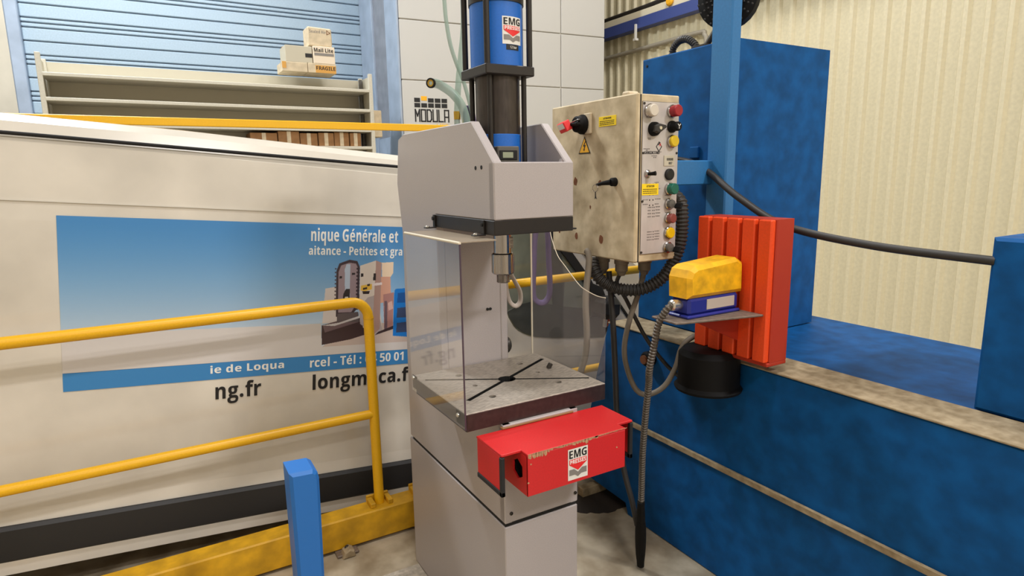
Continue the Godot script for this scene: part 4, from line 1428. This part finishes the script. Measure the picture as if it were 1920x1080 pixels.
	for s in [[0.783, 0.790], [1.255, 1.262]]:
		boxed(rc, "side_cheek", V(s[0], 0.812, -1.588), V(s[1], 0.9195, -1.445), M.red_paint, 0.001)
		b = MB.new()
		b.box(V(s[0] - 0.003, 0.797, -1.588), V(s[1] + 0.003, 0.813, -1.434), 0.002)
		b.box(V(s[0] - 0.003, 0.797, -1.447), V(s[1] + 0.003, 0.917, -1.434), 0.002)
		part(rc, "rubber_edge", b, M.rubber)
	b = MB.new()
	# chipped paint along the upper front edge
	var rng := RandomNumberGenerator.new()
	rng.seed = 5
	for run in [[0.849, 0.925, 0.016], [0.935, 0.95, 0.006], [0.955, 1.09, 0.012], [1.085, 1.20, 0.004]]:
		var x: float = run[0]
		while x < run[1]:
			var wd := rng.randf_range(0.006, 0.016)
			var hh: float = run[2] * rng.randf_range(0.3, 1.1)
			b.prism(P2([x, 0.9262, x + wd, 0.9262, x + wd * 0.9, 0.9262 - hh, x + wd * 0.45, 0.9262 - hh * rng.randf_range(0.8, 1.3), x, 0.9262 - hh * 0.7]), fz + 0.0001, fz + 0.0005, 2)
			x += wd * rng.randf_range(0.8, 1.15)
	for p in [[1.055, 0.815], [0.858, 0.895], [0.849, 0.84], [1.17, 0.87]]:
		var q := P2([])
		for k in 7:
			q.append(Vector2(p[0], p[1]) + Vector2(cos(TAU * k / 7), sin(TAU * k / 7)) * rng.randf_range(0.0015, 0.004))
		b.prism(q, fz + 0.0001, fz + 0.0005, 2)
	part(rc, "paint_chip", b, M.chipped, true, "bare chipped paint along the edge", "stuff")
	decal_flat(rc, V(0.986, 0.808, fz), Vector3.RIGHT, Vector3.UP, 0.072, 0.098)
	# cardboard packing between cover and table
	boxed(t, "packing_strip", V(0.87, 0.9275, -1.601), V(1.14, 0.934, -1.585), M.card, 0.002, "tan strip wedged behind the red cover")

# ---------------------------------------------------------------- control cabinet
func panel_print() -> ImageTexture:
	# faint labels and marks of the control panel: 360 x 1060 px over 0.19 x 0.56 m
	var W := 360
	var H := 1060
	var im := Image.create(W, H, false, Image.FORMAT_RGB8)
	var f := FastNoiseLite.new()
	f.seed = 3
	f.frequency = 0.006
	for y in H:
		for x in W:
			var k := 0.93 + 0.07 * f.get_noise_2d(x, y * 0.4)
			im.set_pixel(x, y, Color8(206, 198, 192) * k)
	var rng := RandomNumberGenerator.new()
	rng.seed = 11
	var dash := func(x: int, y: int, w: int, h := 7):
		var q := x
		while q < x + w:
			var c := rng.randi_range(3, 7)
			im.fill_rect(Rect2i(q, y, c, h), Color8(62, 56, 54))
			q += c + 3
	for r in [[70, 78, 62], [250, 82, 76], [100, 268, 34], [52, 314, 28], [58, 324, 18], [12, 408, 62], [36, 420, 20], [92, 470, 58], [110, 484, 32], [236, 238, 92], [160, 434, 30], [20, 720, 40], [130, 706, 36], [136, 716, 18], [18, 760, 34], [132, 764, 52], [22, 812, 30], [134, 808, 22], [16, 860, 44], [136, 856, 60], [16, 900, 46], [136, 900, 40], [238, 826, 62]]:
		dash.call(r[0], int(r[1] * 0.78), r[2], 6)
	for i in 4:
		dash.call(66, 724 + i * 22, 32)
		dash.call(146, 722 + i * 22, 44)
		im.fill_rect(Rect2i(112, 724 + i * 22, 8, 8), Color8(40, 36, 36))
		im.fill_rect(Rect2i(128, 724 + i * 22, 8, 8), Color8(40, 36, 36))
		dash.call(64, 898 + i * 19, 48)
		dash.call(140, 896 + i * 19, 46)
		im.fill_rect(Rect2i(122, 898 + i * 19, 9, 8), Color8(40, 36, 36))
	for i in 5:
		im.fill_rect(Rect2i(78, 560 + i * 37, 10, 10), Color8(36, 32, 32))
		im.fill_rect(Rect2i(112, 560 + i * 37, 10, 10), Color8(36, 32, 32))
	for y in [640, 714, 768, 824, 882, 938]:
		dash.call(246, y, 58)
	im.fill_rect(Rect2i(0, 0, W, 3), Color8(120, 112, 104))
	im.fill_rect(Rect2i(0, H - 3, W, 3), Color8(120, 112, 104))
	return ImageTexture.create_from_image(im)

func cabinet() -> void:
	var x0 := 1.55
	var x1 := 1.760
	var y0 := 1.371
	var y1 := 1.986
	var z0 := -2.315
	var z1 := -1.769
	var t := thing("control_cabinet", "dirty beige control cabinet with a grey button panel, hung beside the blue machine", "control cabinet", V(1.655, y0, -2.04))
	boxed(t, "body", V(x0 + 0.022, y0, z0), V(x1, y1, z1 - 0.001), M.cabinet, 0.004)
	var door := boxed(t, "door", V(x0, y0, z0 - 0.002), V(x0 + 0.020, y1 + 0.002, z1), M.cabinet, 0.005, "beige cabinet door")
	boxed(door, "hinge", V(x0 + 0.02, y1 - 0.002, -1.88), V(x0 + 0.075, y1 + 0.018, -1.84), M.card_pale, 0.006)
	var b := MB.new()
	b.box(V(x0 + 0.0195, y0 + 0.002, z1 - 0.02), V(x0 + 0.0245, y1 - 0.002, z1 - 0.003))
	part(t, "door_gasket", b, M.seam)
	# button panel on the front
	var px0 := x0 + 0.027
	var px1 := x1 - 0.006
	b = MB.new()
	b.quad_uv(V(px0, y0 + 0.03, z1 + 0.003), V(px1, y0 + 0.03, z1 + 0.003), V(px1, y1 - 0.026, z1 + 0.003), V(px0, y1 - 0.026, z1 + 0.003), V(0, 0, 1))
	for e in [[V(px0, 0, 0), V(-1, 0, 0)], [V(px1, 0, 0), V(1, 0, 0)]]:
		b.quad(V(e[0].x, y0 + 0.03, z1 - 0.001), V(e[0].x, y1 - 0.026, z1 - 0.001), V(e[0].x, y1 - 0.026, z1 + 0.003), V(e[0].x, y0 + 0.03, z1 + 0.003), e[1])
	b.quad(V(px0, y0 + 0.03, z1), V(px1, y0 + 0.03, z1), V(px1, y0 + 0.03, z1 + 0.003), V(px0, y0 + 0.03, z1 + 0.003), V(0, -1, 0))
	b.quad(V(px0, y1 - 0.026, z1), V(px1, y1 - 0.026, z1), V(px1, y1 - 0.026, z1 + 0.003), V(px0, y1 - 0.026, z1 + 0.003), V(0, 1, 0))
	var pm := StandardMaterial3D.new()
	pm.albedo_texture = panel_print()
	pm.roughness = 0.42
	pm.metallic = 0.15
	pm.texture_repeat = false
	var pn := part(t, "button_panel", b, pm, true, "grey button panel")
	var zf := z1 + 0.003
	for p in [[px0 + 0.006, y1 - 0.034], [px1 - 0.006, y1 - 0.036], [px0 + 0.005, 1.776], [px1 - 0.006, 1.776], [px0 + 0.005, 1.60], [px0 + 0.004, y0 + 0.038], [px1 - 0.006, y0 + 0.038]]:
		b = MB.new()
		b.lathe([Vector2(0.005, 0), Vector2(0.004, 0.003), Vector2(0, 0.0035)], Transform3D(MB.frame(V(0, 0, 1)), V(p[0], p[1], zf)), 10)
		part(pn, "screw", b, M.dark_steel)
	var front := MB.frame(V(0, 0, 1))
	var ring := func(x: float, y: float, r: float, m: Material = M.chrome):
		var q := MB.new()
		q.lathe([Vector2(r, 0), Vector2(r, 0.008), Vector2(r - 0.003, 0.010), Vector2(r - 0.005, 0.010)], Transform3D(front, V(x, y, zf)), 22)
		part(pn, "bezel", q, m)
	var push := func(x: float, y: float, col: Color, r: float, deep: float, label: String):
		ring.call(x, y, r + 0.003, M.hole if col.v < 0.1 else M.chrome)
		var q := MB.new()
		q.lathe([Vector2(r, 0.004), Vector2(r, deep - 0.003), Vector2(r - 0.003, deep), Vector2(0, deep)], Transform3D(front, V(x, y, zf)), 22)
		part(pn, "push_button", q, mat(col, 0.35), true, label)
	push.call(1.606, 1.926, C(206, 196, 180), 0.022, 0.03, "white round indicator")
	push.call(1.716, 1.928, C(150, 20, 34), 0.021, 0.04, "dark red push button")
	push.call(1.720, 1.819, C(214, 180, 30), 0.021, 0.022, "yellow push button")
	push.call(1.714, 1.643, C(8, 92, 74), 0.021, 0.034, "green push button")
	push.call(1.714, 1.532, C(128, 64, 58), 0.018, 0.03, "brown red push button")
	push.call(1.716, 1.476, C(226, 184, 16), 0.021, 0.018, "yellow lower push button")
	push.call(1.711, 1.697, C(12, 12, 12), 0.0185, 0.011, "black flush button")
	# selector with long handle
	b = MB.new()
	b.lathe([Vector2(0.026, 0), Vector2(0.025, 0.014), Vector2(0.02, 0.022), Vector2(0, 0.022)], Transform3D(front, V(1.628, 1.862, zf)), 22)
	var sel := part(pn, "selector", b, M.black_plastic, true, "black rotary selector with a pointed handle")
	b = MB.new()
	b.prism(P2([1.608, 1.852, 1.622, 1.845, 1.638, 1.850, 1.664, 1.866, 1.667, 1.871, 1.662, 1.875, 1.630, 1.880, 1.611, 1.873]), zf + 0.012, zf + 0.034, 2, 0.004)
	part(sel, "handle", b, M.hose_black)
	b = MB.new()
	b.lathe([Vector2(0.007, 0.034), Vector2(0.006, 0.037), Vector2(0, 0.037)], Transform3D(front, V(1.632, 1.864, zf)), 14)
	part(sel, "handle_screw", b, M.bright_screw)
	b = MB.new()
	b.lathe([Vector2(0.022, 0), Vector2(0.022, 0.008), Vector2(0.017, 0.010), Vector2(0.017, 0.036), Vector2(0.014, 0.04), Vector2(0, 0.04)], Transform3D(front, V(1.718, 1.872, zf)), 20)
	var tk := part(pn, "rotary_knob", b, M.black_plastic)
	b = MB.new()
	b.strokes([[Vector2(0, -0.008), Vector2(0, 0)], [Vector2(0, 0), Vector2(-0.006, 0.007)], [Vector2(0, 0), Vector2(0.006, 0.007)]], V(1.718, 1.872, zf + 0.04), Vector3.RIGHT, Vector3.UP, 0.0022, 0.001)
	part(tk, "pointer_mark", b, M.print_white)
	for p in [[1.714, 1.586], [1.712, 1.420]]:
		ring.call(p[0], p[1], 0.022)
		b = MB.new()
		b.lathe([Vector2(0.017, 0.006), Vector2(0.016, 0.022), Vector2(0, 0.024)], Transform3D(front, V(p[0], p[1], zf)), 18)
		var kt := part(pn, "key_switch", b, M.panel_grey, true, "key switch")
		b = MB.new()
		b.boxt(Transform3D(Basis(V(0, 0, 1), -0.5) , V(p[0] + 0.014, p[1] - 0.006, zf + 0.04)), V(0.004, 0.012, 0.018), 0.003)
		part(kt, "switch_lever", b, M.black_plastic)
	b = MB.new()
	b.lathe([Vector2(0.016, 0), Vector2(0.015, 0.005), Vector2(0.010, 0.012), Vector2(0.008, 0.012)], Transform3D(front, V(1.604, 1.70, zf)), 18)
	var tg := part(pn, "toggle_switch", b, M.chrome, true, "chrome toggle switch")
	b = MB.new()
	b.tube([V(1.604, 1.70, zf + 0.01), V(1.610, 1.701, zf + 0.026), V(1.614, 1.702, zf + 0.034)], 0.007, 10, [0.006, 0.007, 0.0085])
	part(tg, "toggle_lever", b, M.black_plastic)
	b = MB.new()
	b.box(V(1.683, 1.728, zf), V(1.736, 1.767, zf + 0.003), 0.001)
	var cn := part(pn, "counter_window", b, M.shelf_back, true, "small counter window")
	b = MB.new()
	b.text("00000", V(1.696, 1.748, zf + 0.003), Vector3.RIGHT, Vector3.UP, 0.032, 0.010, true, 0.0006)
	b.text("007", V(1.706, 1.734, zf + 0.003), Vector3.RIGHT, Vector3.UP, 0.018, 0.009, true, 0.0006)
	part(cn, "digits", b, M.print_black)
	b = MB.new()
	b.text("SANGIACOMO", V(1.588, 1.772, zf), Vector3.RIGHT, Vector3.UP, 0.074, 0.011, true, 0.0008)
	b.strokes([[Vector2(0.013, 0), Vector2(0, 0.017), Vector2(0.013, 0.034), Vector2(0.026, 0.017), Vector2(0.013, 0)], [Vector2(0.010, 0.024), Vector2(0.018, 0.032)]], V(1.645, 1.782, zf), Vector3.RIGHT, Vector3.UP, 0.003, 0.0008)
	part(pn, "maker_mark", b, M.print_black, true, "maker name with a diamond mark")
	b = MB.new()
	b.prism(P2([1.660, 1.800, 1.669, 1.812, 1.660, 1.806]), zf, zf + 0.001, 2)
	b.prism(P2([1.658, 1.814, 1.667, 1.802, 1.671, 1.800]), zf, zf + 0.001, 2)
	part(pn, "diamond_colour", b, M.print_red)
	b = MB.new()
	b.box(V(1.578, 1.622, zf), V(1.660, 1.664, zf + 0.0012), 0.0004)
	var st := part(pn, "warning_sticker", b, M.sticker_yellow, true, "yellow attention sticker")
	sticker_text(st, V(1.578, 1.622, zf + 0.0012), Vector3.RIGHT, Vector3.UP, 0.082, 0.042)
	# things on the door (its outer face looks towards -x)
	var dx := x0
	var r := V(0, 0, 1)
	b = MB.new()
	b.box(V(dx - 0.0015, 1.884, -1.987), V(dx + 0.001, 1.921, -1.883), 0.0004)
	st = part(door, "warning_sticker", b, M.sticker_yellow, true, "yellow attention sticker")
	sticker_text(st, V(dx - 0.0015, 1.884, -1.987), r, Vector3.UP, 0.104, 0.037)
	b = MB.new()
	b.prism(P2([-2.120, 1.785, -2.040, 1.785, -2.080, 1.854]), dx - 0.0012, dx + 0.001, 0)
	var tri := part(door, "danger_triangle", b, M.print_black, true, "yellow high voltage triangle")
	b = MB.new()
	b.prism(P2([-2.112, 1.790, -2.048, 1.790, -2.080, 1.846]), dx - 0.0018, dx - 0.001, 0)
	part(tri, "yellow_field", b, M.print_yellow)
	b = MB.new()
	b.prism(P2([-2.074, 1.834, -2.090, 1.814, -2.080, 1.815, -2.084, 1.802, -2.087, 1.803, -2.082, 1.795, -2.076, 1.804, -2.079, 1.804, -2.070, 1.820, -2.080, 1.819, -2.070, 1.834]), dx - 0.0024, dx - 0.0016, 0)
	part(tri, "lightning_mark", b, M.print_black)
	# main switch
	b = MB.new()
	b.box(V(dx - 0.012, 1.862, -2.075), V(dx + 0.001, 1.942, -2.03), 0.003)
	part(door, "switch_plate", b, M.card_pale)
	b = MB.new()
	var side := MB.frame(V(-1, 0, 0))
	b.lathe([Vector2(0.039, 0), Vector2(0.039, 0.018), Vector2(0.033, 0.03), Vector2(0.031, 0.045), Vector2(0.025, 0.05), Vector2(0, 0.05)], Transform3D(side, V(dx, 1.90, -2.078)), 22)
	var ms := part(door, "main_switch", b, M.black_plastic, true, "round black main switch")
	b = MB.new()
	b.box(V(dx - 0.068, 1.893, -2.112), V(dx - 0.045, 1.906, -2.044), 0.004)
	part(ms, "grip", b, M.black_plastic)
	# lock with its bar, rust spots
	b = MB.new()
	b.lathe([Vector2(0.017, 0), Vector2(0.016, 0.018), Vector2(0.010, 0.024), Vector2(0, 0.024)], Transform3D(side, V(dx, 1.672, -1.885)), 16)
	part(door, "door_lock", b, M.black_plastic)
	var rng := RandomNumberGenerator.new()
	rng.seed = 9
	for p in [[1.675, -2.143, 0.012, 0.018], [1.668, -1.978, 0.010, 0.013], [1.445, -1.969, 0.013, 0.02], [1.447, -2.135, 0.010, 0.014], [1.46, -2.262, 0.006, 0.01], [1.572, -2.04, 0.004, 0.008], [1.745, -2.17, 0.004, 0.006]]:
		b = MB.new()
		var q := PackedVector2Array()
		for k in 11:
			q.append(Vector2(p[1] + cos(TAU * k / 11) * p[2] * rng.randf_range(0.75, 1.15), p[0] + sin(TAU * k / 11) * p[3] * rng.randf_range(0.75, 1.15)))
		b.prism(q, dx - 0.001, dx + 0.001, 0)
		part(door, "rust_spot", b, M.rust)
	for p in [[1.672, -2.0], [1.655, -1.845]]:
		pass
	# cable glands under the cabinet
	for p in [[1.625, -1.93], [1.72, -1.90], [1.60, -2.02]]:
		b = MB.new()
		b.lathe([Vector2(0.014, -0.075), Vector2(0.02, -0.06), Vector2(0.026, -0.055), Vector2(0.026, -0.028), Vector2(0.03, -0.026), Vector2(0.03, 0.0)], Transform3D(Basis.IDENTITY, V(p[0], y0, p[1])), 12)
		part(t, "cable_gland", b, M.cable_grey)
	# padlock
	var pl := thing("padlock", "small red and white padlock hanging from the black main switch", "padlock", V(1.478, 1.87, -2.12))
	b = MB.new()
	var tf := Transform3D(Basis(V(0, 0, 1), 0.45) * Basis(V(1, 0, 0), -0.15), V(1.474, 1.893, -2.112))
	b.boxt(tf, V(0.016, 0.020, 0.026), 0.003)
	part(pl, "lock_body", b, M.print_red)
	b = MB.new()
	b.boxt(tf * Transform3D(Basis.IDENTITY, V(-0.0162, 0.006, 0)), V(0.0006, 0.011, 0.021), 0.0)
	part(pl, "label_face", b, M.print_white)
	b = MB.new()
	b.tube(MB.smooth([V(1.486, 1.884, -2.135), V(1.50, 1.895, -2.10), V(1.502, 1.908, -2.062), V(1.497, 1.916, -2.045), V(1.492, 1.913, -2.06), V(1.488, 1.90, -2.11), V(1.482, 1.893, -2.126)], 0.008), 0.0032, 8)
	part(pl, "shackle", b, M.chrome)
	# key with ring in the door lock
	var ky := thing("key", "long dark key with a wire ring stuck in the cabinet door lock", "key", V(1.51, 1.66, -1.90))
	b = MB.new()
	b.tube([V(1.526, 1.671, -1.886), V(1.508, 1.668, -1.905), V(1.49, 1.662, -1.925)], 0.007, 10, [0.011, 0.008, 0.0045])
	part(ky, "shank", b, M.black_plastic)
	b = MB.new()
	var rp := []
	for k in 17:
		rp.append(V(1.488 + 0.002 * sin(TAU * k / 16), 1.650 + 0.014 * cos(TAU * k / 16), -1.928 + 0.014 * sin(TAU * k / 16)))
	b.tube(rp, 0.0012, 6)
	part(ky, "ring", b, M.chrome)
	b = MB.new()
	b.prism(P2([-1.929, 1.637, -1.925, 1.637, -1.924, 1.62, -1.918, 1.608, -1.926, 1.612, -1.931, 1.608, -1.929, 1.62]), 1.487, 1.489, 0)
	part(ky, "tag", b, M.dark_steel)

func sticker_text(parent: Node, o: Vector3, r: Vector3, u: Vector3, w: float, h: float) -> void:
	var b := MB.new()
	b.text("ATTENTION", o + r * w * 0.27 + u * h * 0.70, r, u, w * 0.46, h * 0.17, true, 0.0005)
	part(parent, "lettering", b, M.print_black)
	b = MB.new()
	var rng := RandomNumberGenerator.new()
	rng.seed = 4
	for i in 3:
		var x := 0.06 * w
		while x < 0.9 * w:
			var l := rng.randf_range(0.04, 0.11) * w
			var y := h * (0.52 - 0.17 * i)
			b.boxt(Transform3D(Basis(r, u, r.cross(u)), o + r * (x + l / 2) + u * y), Vector3(l / 2, h * 0.032, 0.0005))
			x += l + 0.02 * w
	part(parent, "small_print", b, M.print_black, true, "", "stuff")

# ---------------------------------------------------------------- cables and hoses
func cables() -> void:
	var b := MB.new()
	b.corrugated([V(1.80, 1.652, -1.90), V(1.80, 1.60, -1.80), V(1.795, 1.548, -1.775), V(1.79, 1.444, -1.772), V(1.768, 1.36, -1.785), V(1.732, 1.290, -1.812), V(1.674, 1.247, -1.856), V(1.611, 1.243, -1.912), V(1.553, 1.275, -1.959), V(1.535, 1.32, -1.99), V(1.545, 1.36, -2.02)], 0.026, 0.0145, 0.0045, 16)
	single("corrugated_hose", b, M.hose_black, "thick black corrugated hose looping from the blue arm under the control cabinet", "hose", V(1.67, 1.24, -1.86))
	b = MB.new()
	b.tube(MB.smooth([V(1.60, 1.31, -1.98), V(1.599, 1.116, -1.95), V(1.604, 0.889, -1.935), V(1.607, 0.667, -1.92), V(1.627, 0.465, -1.898), V(1.643, 0.332, -1.862), V(1.662, 0.222, -1.848)], 0.03), 0.0125, 10)
	single("black_cable", b, M.hose_black, "black cable hanging straight down beside the press table", "cable", V(1.662, 0.22, -1.85))
	b = MB.new()
	b.tube(MB.smooth([V(1.72, 1.31, -1.90), V(1.70, 1.218, -1.91), V(1.672, 1.105, -1.93), V(1.655, 0.99, -1.94), V(1.664, 0.898, -1.932), V(1.692, 0.806, -1.905), V(1.73, 0.786, -1.873), V(1.777, 0.825, -1.829), V(1.81, 0.908, -1.80), V(1.83, 0.99, -1.79), V(1.86, 1.03, -1.775), V(1.93, 1.045, -1.77), V(2.02, 1.05, -1.77)], 0.02), 0.0115, 10)
	single("grey_cable", b, M.cable_grey, "grey cable in a deep loop from the cabinet to the orange upright", "cable", V(1.73, 0.786, -1.873))
	b = MB.new()
	b.tube(MB.smooth([V(1.625, 1.31, -1.93), V(1.66, 1.25, -2.0), V(1.705, 1.181, -1.995), V(1.774, 1.01, -1.94), V(1.845, 0.886, -1.875), V(1.93, 0.80, -1.82)], 0.03), 0.0085, 8)
	single("thin_black_cable", b, M.hose_black, "thin black cable running slantwise to the round black housing", "cable", V(1.8, 0.9, -1.9))
	b = MB.new()
	b.tube(MB.smooth([V(1.50, 1.40, -2.0), V(1.50, 1.372, -1.98), V(1.469, 1.213, -1.961), V(1.473, 1.081, -1.958), V(1.471, 0.992, -1.961), V(1.452, 0.90, -1.975), V(1.42, 0.7, -2.05), V(1.40, 0.2, -2.15), V(1.40, 0.014, -2.17)], 0.03), 0.0135, 10)
	single("grey_hose", b, M.cable_grey, "grey brown hose hanging behind the scooped clear guard", "hose", V(1.4, 0, -2.17))
	b = MB.new()
	b.corrugated([V(1.535, 1.247, -1.555), V(1.523, 1.235, -1.562), V(1.512, 1.18, -1.59), V(1.508, 1.10, -1.605), V(1.510, 1.0, -1.63), V(1.537, 0.927, -1.661), V(1.562, 0.785, -1.702), V(1.59, 0.608, -1.744), V(1.623, 0.421, -1.782), V(1.631, 0.355, -1.791)], 0.0135, 0.012, 0.003, 10)
	single("armoured_cable", b, M.armour, "ribbed metal armoured cable hanging from the foot switch", "cable", V(1.616, 0.1, -1.775))
	b = MB.new()
	b.tube(MB.smooth([V(1.627, 0.368, -1.788), V(1.649, 0.266, -1.812), V(1.667, 0.165, -1.83), V(1.681, 0.077, -1.844), V(1.690, 0.016, -1.852)], 0.05), 0.018, 12, [0.014, 0.016, 0.017, 0.02, 0.021, 0.021, 0.020, 0.018, 0.015, 0.014], 1.15)
	single("taped_cable_end", b, M.black_plastic, "black taped cable end just touching the floor under the armoured cable", "cable end", V(1.69, 0, -1.85))
	b = MB.new()
	b.tube(MB.smooth([V(1.775, 1.79, -2.15), V(1.95, 1.772, -2.12), V(2.06, 1.759, -2.062), V(2.065, 1.740, -1.979), V(2.04, 1.698, -1.864), V(2.03, 1.60, -1.70), V(2.05, 1.50, -1.50), V(2.09, 1.45, -1.20), V(2.13, 1.43, -0.85)], 0.03), 0.014, 10)
	single("machine_cable", b, M.hose_black, "dark cable running across the blue machine above its light blue arm", "cable", V(1.96, 1.73, -1.88))
	# clear hoses behind the press head
	b = MB.new()
	b.tube(MB.smooth([V(1.0, 2.75, -2.2), V(1.0, 2.5, -2.2), V(1.004, 2.336, -2.2), V(1.009, 2.263, -2.2), V(1.023, 2.181, -2.2), V(1.049, 2.108, -2.2), V(1.07, 2.061, -2.2), V(1.10, 1.955, -2.2), V(1.11, 1.86, -2.2)], 0.03), 0.0075, 10)
	single("air_hose", b, M.green_hose, "thin clear greenish hose coming down from above beside the blue cylinder", "hose", V(1.1, 1.86, -2.2), "clear hoses behind the press")
	b = MB.new()
	b.tube(MB.smooth([V(1.100, 2.6, -2.245), V(1.103, 2.3, -2.245), V(1.087, 2.16, -2.245), V(1.072, 2.06, -2.245), V(1.062, 1.943, -2.245), V(1.062, 1.84, -2.245)], 0.03), 0.012, 12)
	var h := single("air_hose", b, M.green_hose, "clear greenish hose standing straight behind the press head", "hose", V(1.062, 1.84, -2.245), "clear hoses behind the press")
	b = MB.new()
	b.lathe([Vector2(0.013, 0), Vector2(0.0135, 0.03)], Transform3D(Basis.IDENTITY, V(1.062, 1.92, -2.245)), 14)
	part(h, "hose_clip", b, M.brass)
	b = MB.new()
	b.tube(MB.smooth([V(0.924, 2.037, -2.165), V(0.950, 2.040, -2.185), V(0.975, 2.034, -2.19), V(1.013, 2.008, -2.18), V(1.045, 1.966, -2.17), V(1.063, 1.91, -2.17), V(1.066, 1.84, -2.17)], 0.015), 0.0165, 14)
	h = single("air_hose", b, M.green_hose, "thick clear greenish hose with an open end bending out behind the press head", "hose", V(1.066, 1.84, -2.17), "clear hoses behind the press")
	b = MB.new()
	b.lathe([Vector2(0.0125, 0.0), Vector2(0.0125, 0.005), Vector2(0.0178, 0.005), Vector2(0.0178, -0.004)], Transform3D(MB.frame(V(-0.78, -0.05, 0.62)), V(0.924, 2.037, -2.165)), 16, 0, TAU, false)
	part(h, "open_end", b, M.hole)
	b = MB.new()
	b.lathe([Vector2(0.007, 0.003), Vector2(0.0126, 0.004)], Transform3D(MB.frame(V(-0.78, -0.05, 0.62)), V(0.924, 2.037, -2.165)), 16, 0, TAU, false)
	part(h, "hose_bore", b, M.brass)

# ---------------------------------------------------------------- small things
func sling(p: Array, r: float, m: Material, label: String) -> void:
	# a webbing loop: a soft flat band that goes down, round and up again
	var b := MB.new()
	b.tube(MB.smooth(p, 0.012), r, 8, [], 0.55)
	single("lifting_sling", b, m, label, "sling", p[4])

func small_things() -> void:
	sling([V(1.40, 1.598, -2.18), V(1.384, 1.447, -2.2), V(1.376, 1.323, -2.2), V(1.371, 1.214, -2.2), V(1.382, 1.178, -2.2), V(1.406, 1.164, -2.19), V(1.428, 1.178, -2.18), V(1.436, 1.224, -2.17), V(1.432, 1.341, -2.17), V(1.428, 1.444, -2.17), V(1.42, 1.598, -2.17)], 0.015, M.purple, "purple webbing sling hanging behind the scooped clear guard")
	sling([V(1.20, 1.598, -2.18), V(1.215, 1.42, -2.2), V(1.235, 1.31, -2.2), V(1.242, 1.235, -2.2), V(1.256, 1.185, -2.2), V(1.280, 1.165, -2.195), V(1.300, 1.183, -2.19), V(1.296, 1.228, -2.185), V(1.272, 1.269, -2.18), V(1.245, 1.32, -2.175), V(1.225, 1.42, -2.17), V(1.21, 1.598, -2.17)], 0.011, M.pale_web, "pale grey webbing loop hanging beside the press column")
	var pg := thing("hook_bar", "short dark hook bar behind the press head from which the slings hang", "hook", V(1.28, 1.6, -2.19))
	boxed(pg, "bar", V(1.159, 1.598, -2.2), V(1.46, 1.614, -2.165), M.dark_steel, 0.003)
	boxed(pg, "stop", V(1.452, 1.6, -2.2), V(1.46, 1.635, -2.165), M.dark_steel, 0.002)
	boxed(pg, "mounting", V(1.159, 1.58, -2.22), V(1.167, 1.63, -2.15), M.dark_steel, 0.002)
	var b := MB.new()
	b.tube(MB.smooth([V(1.09, 1.84, -2.21), V(1.085, 1.92, -2.215), V(1.092, 1.958, -2.22), V(1.108, 1.95, -2.22), V(1.114, 1.90, -2.215), V(1.118, 1.84, -2.21)], 0.01), 0.015, 8, [], 0.5)
	single("purple_strap", b, M.purple, "end of a purple strap showing between the hoses behind the press head", "strap", V(1.1, 1.84, -2.21))
	# blue bin corner at the left edge
	b = MB.new()
	b.prism(P2([0.295, 0.0, 0.372, 0.0, 0.388, 0.735, 0.384, 0.757, 0.37, 0.768, 0.295, 0.772]), -2.08, -1.96, 2, 0.01)
	var bn := thing("blue_stand", "upright blue panel stand with a rounded corner at the left edge", "stand", V(0.3, 0, -2.02))
	part(bn, "upright_panel", b, M.bin_blue)
	boxed(bn, "foot", V(0.28, 0.0, -2.14), V(0.36, 0.03, -1.90), M.rubber, 0.005)
	b = MB.new()
	b.prism(P2([0.59, 0.0, 0.60, 0.03, 0.625, 0.042, 0.645, 0.03, 0.65, 0.0]), -2.655, -2.60, 2, 0.006)
	single("grout_lump", b, M.dust, "small grey lump of mortar at the foot of the yellow kerb beam", "mortar", V(0.62, 0, -2.63))
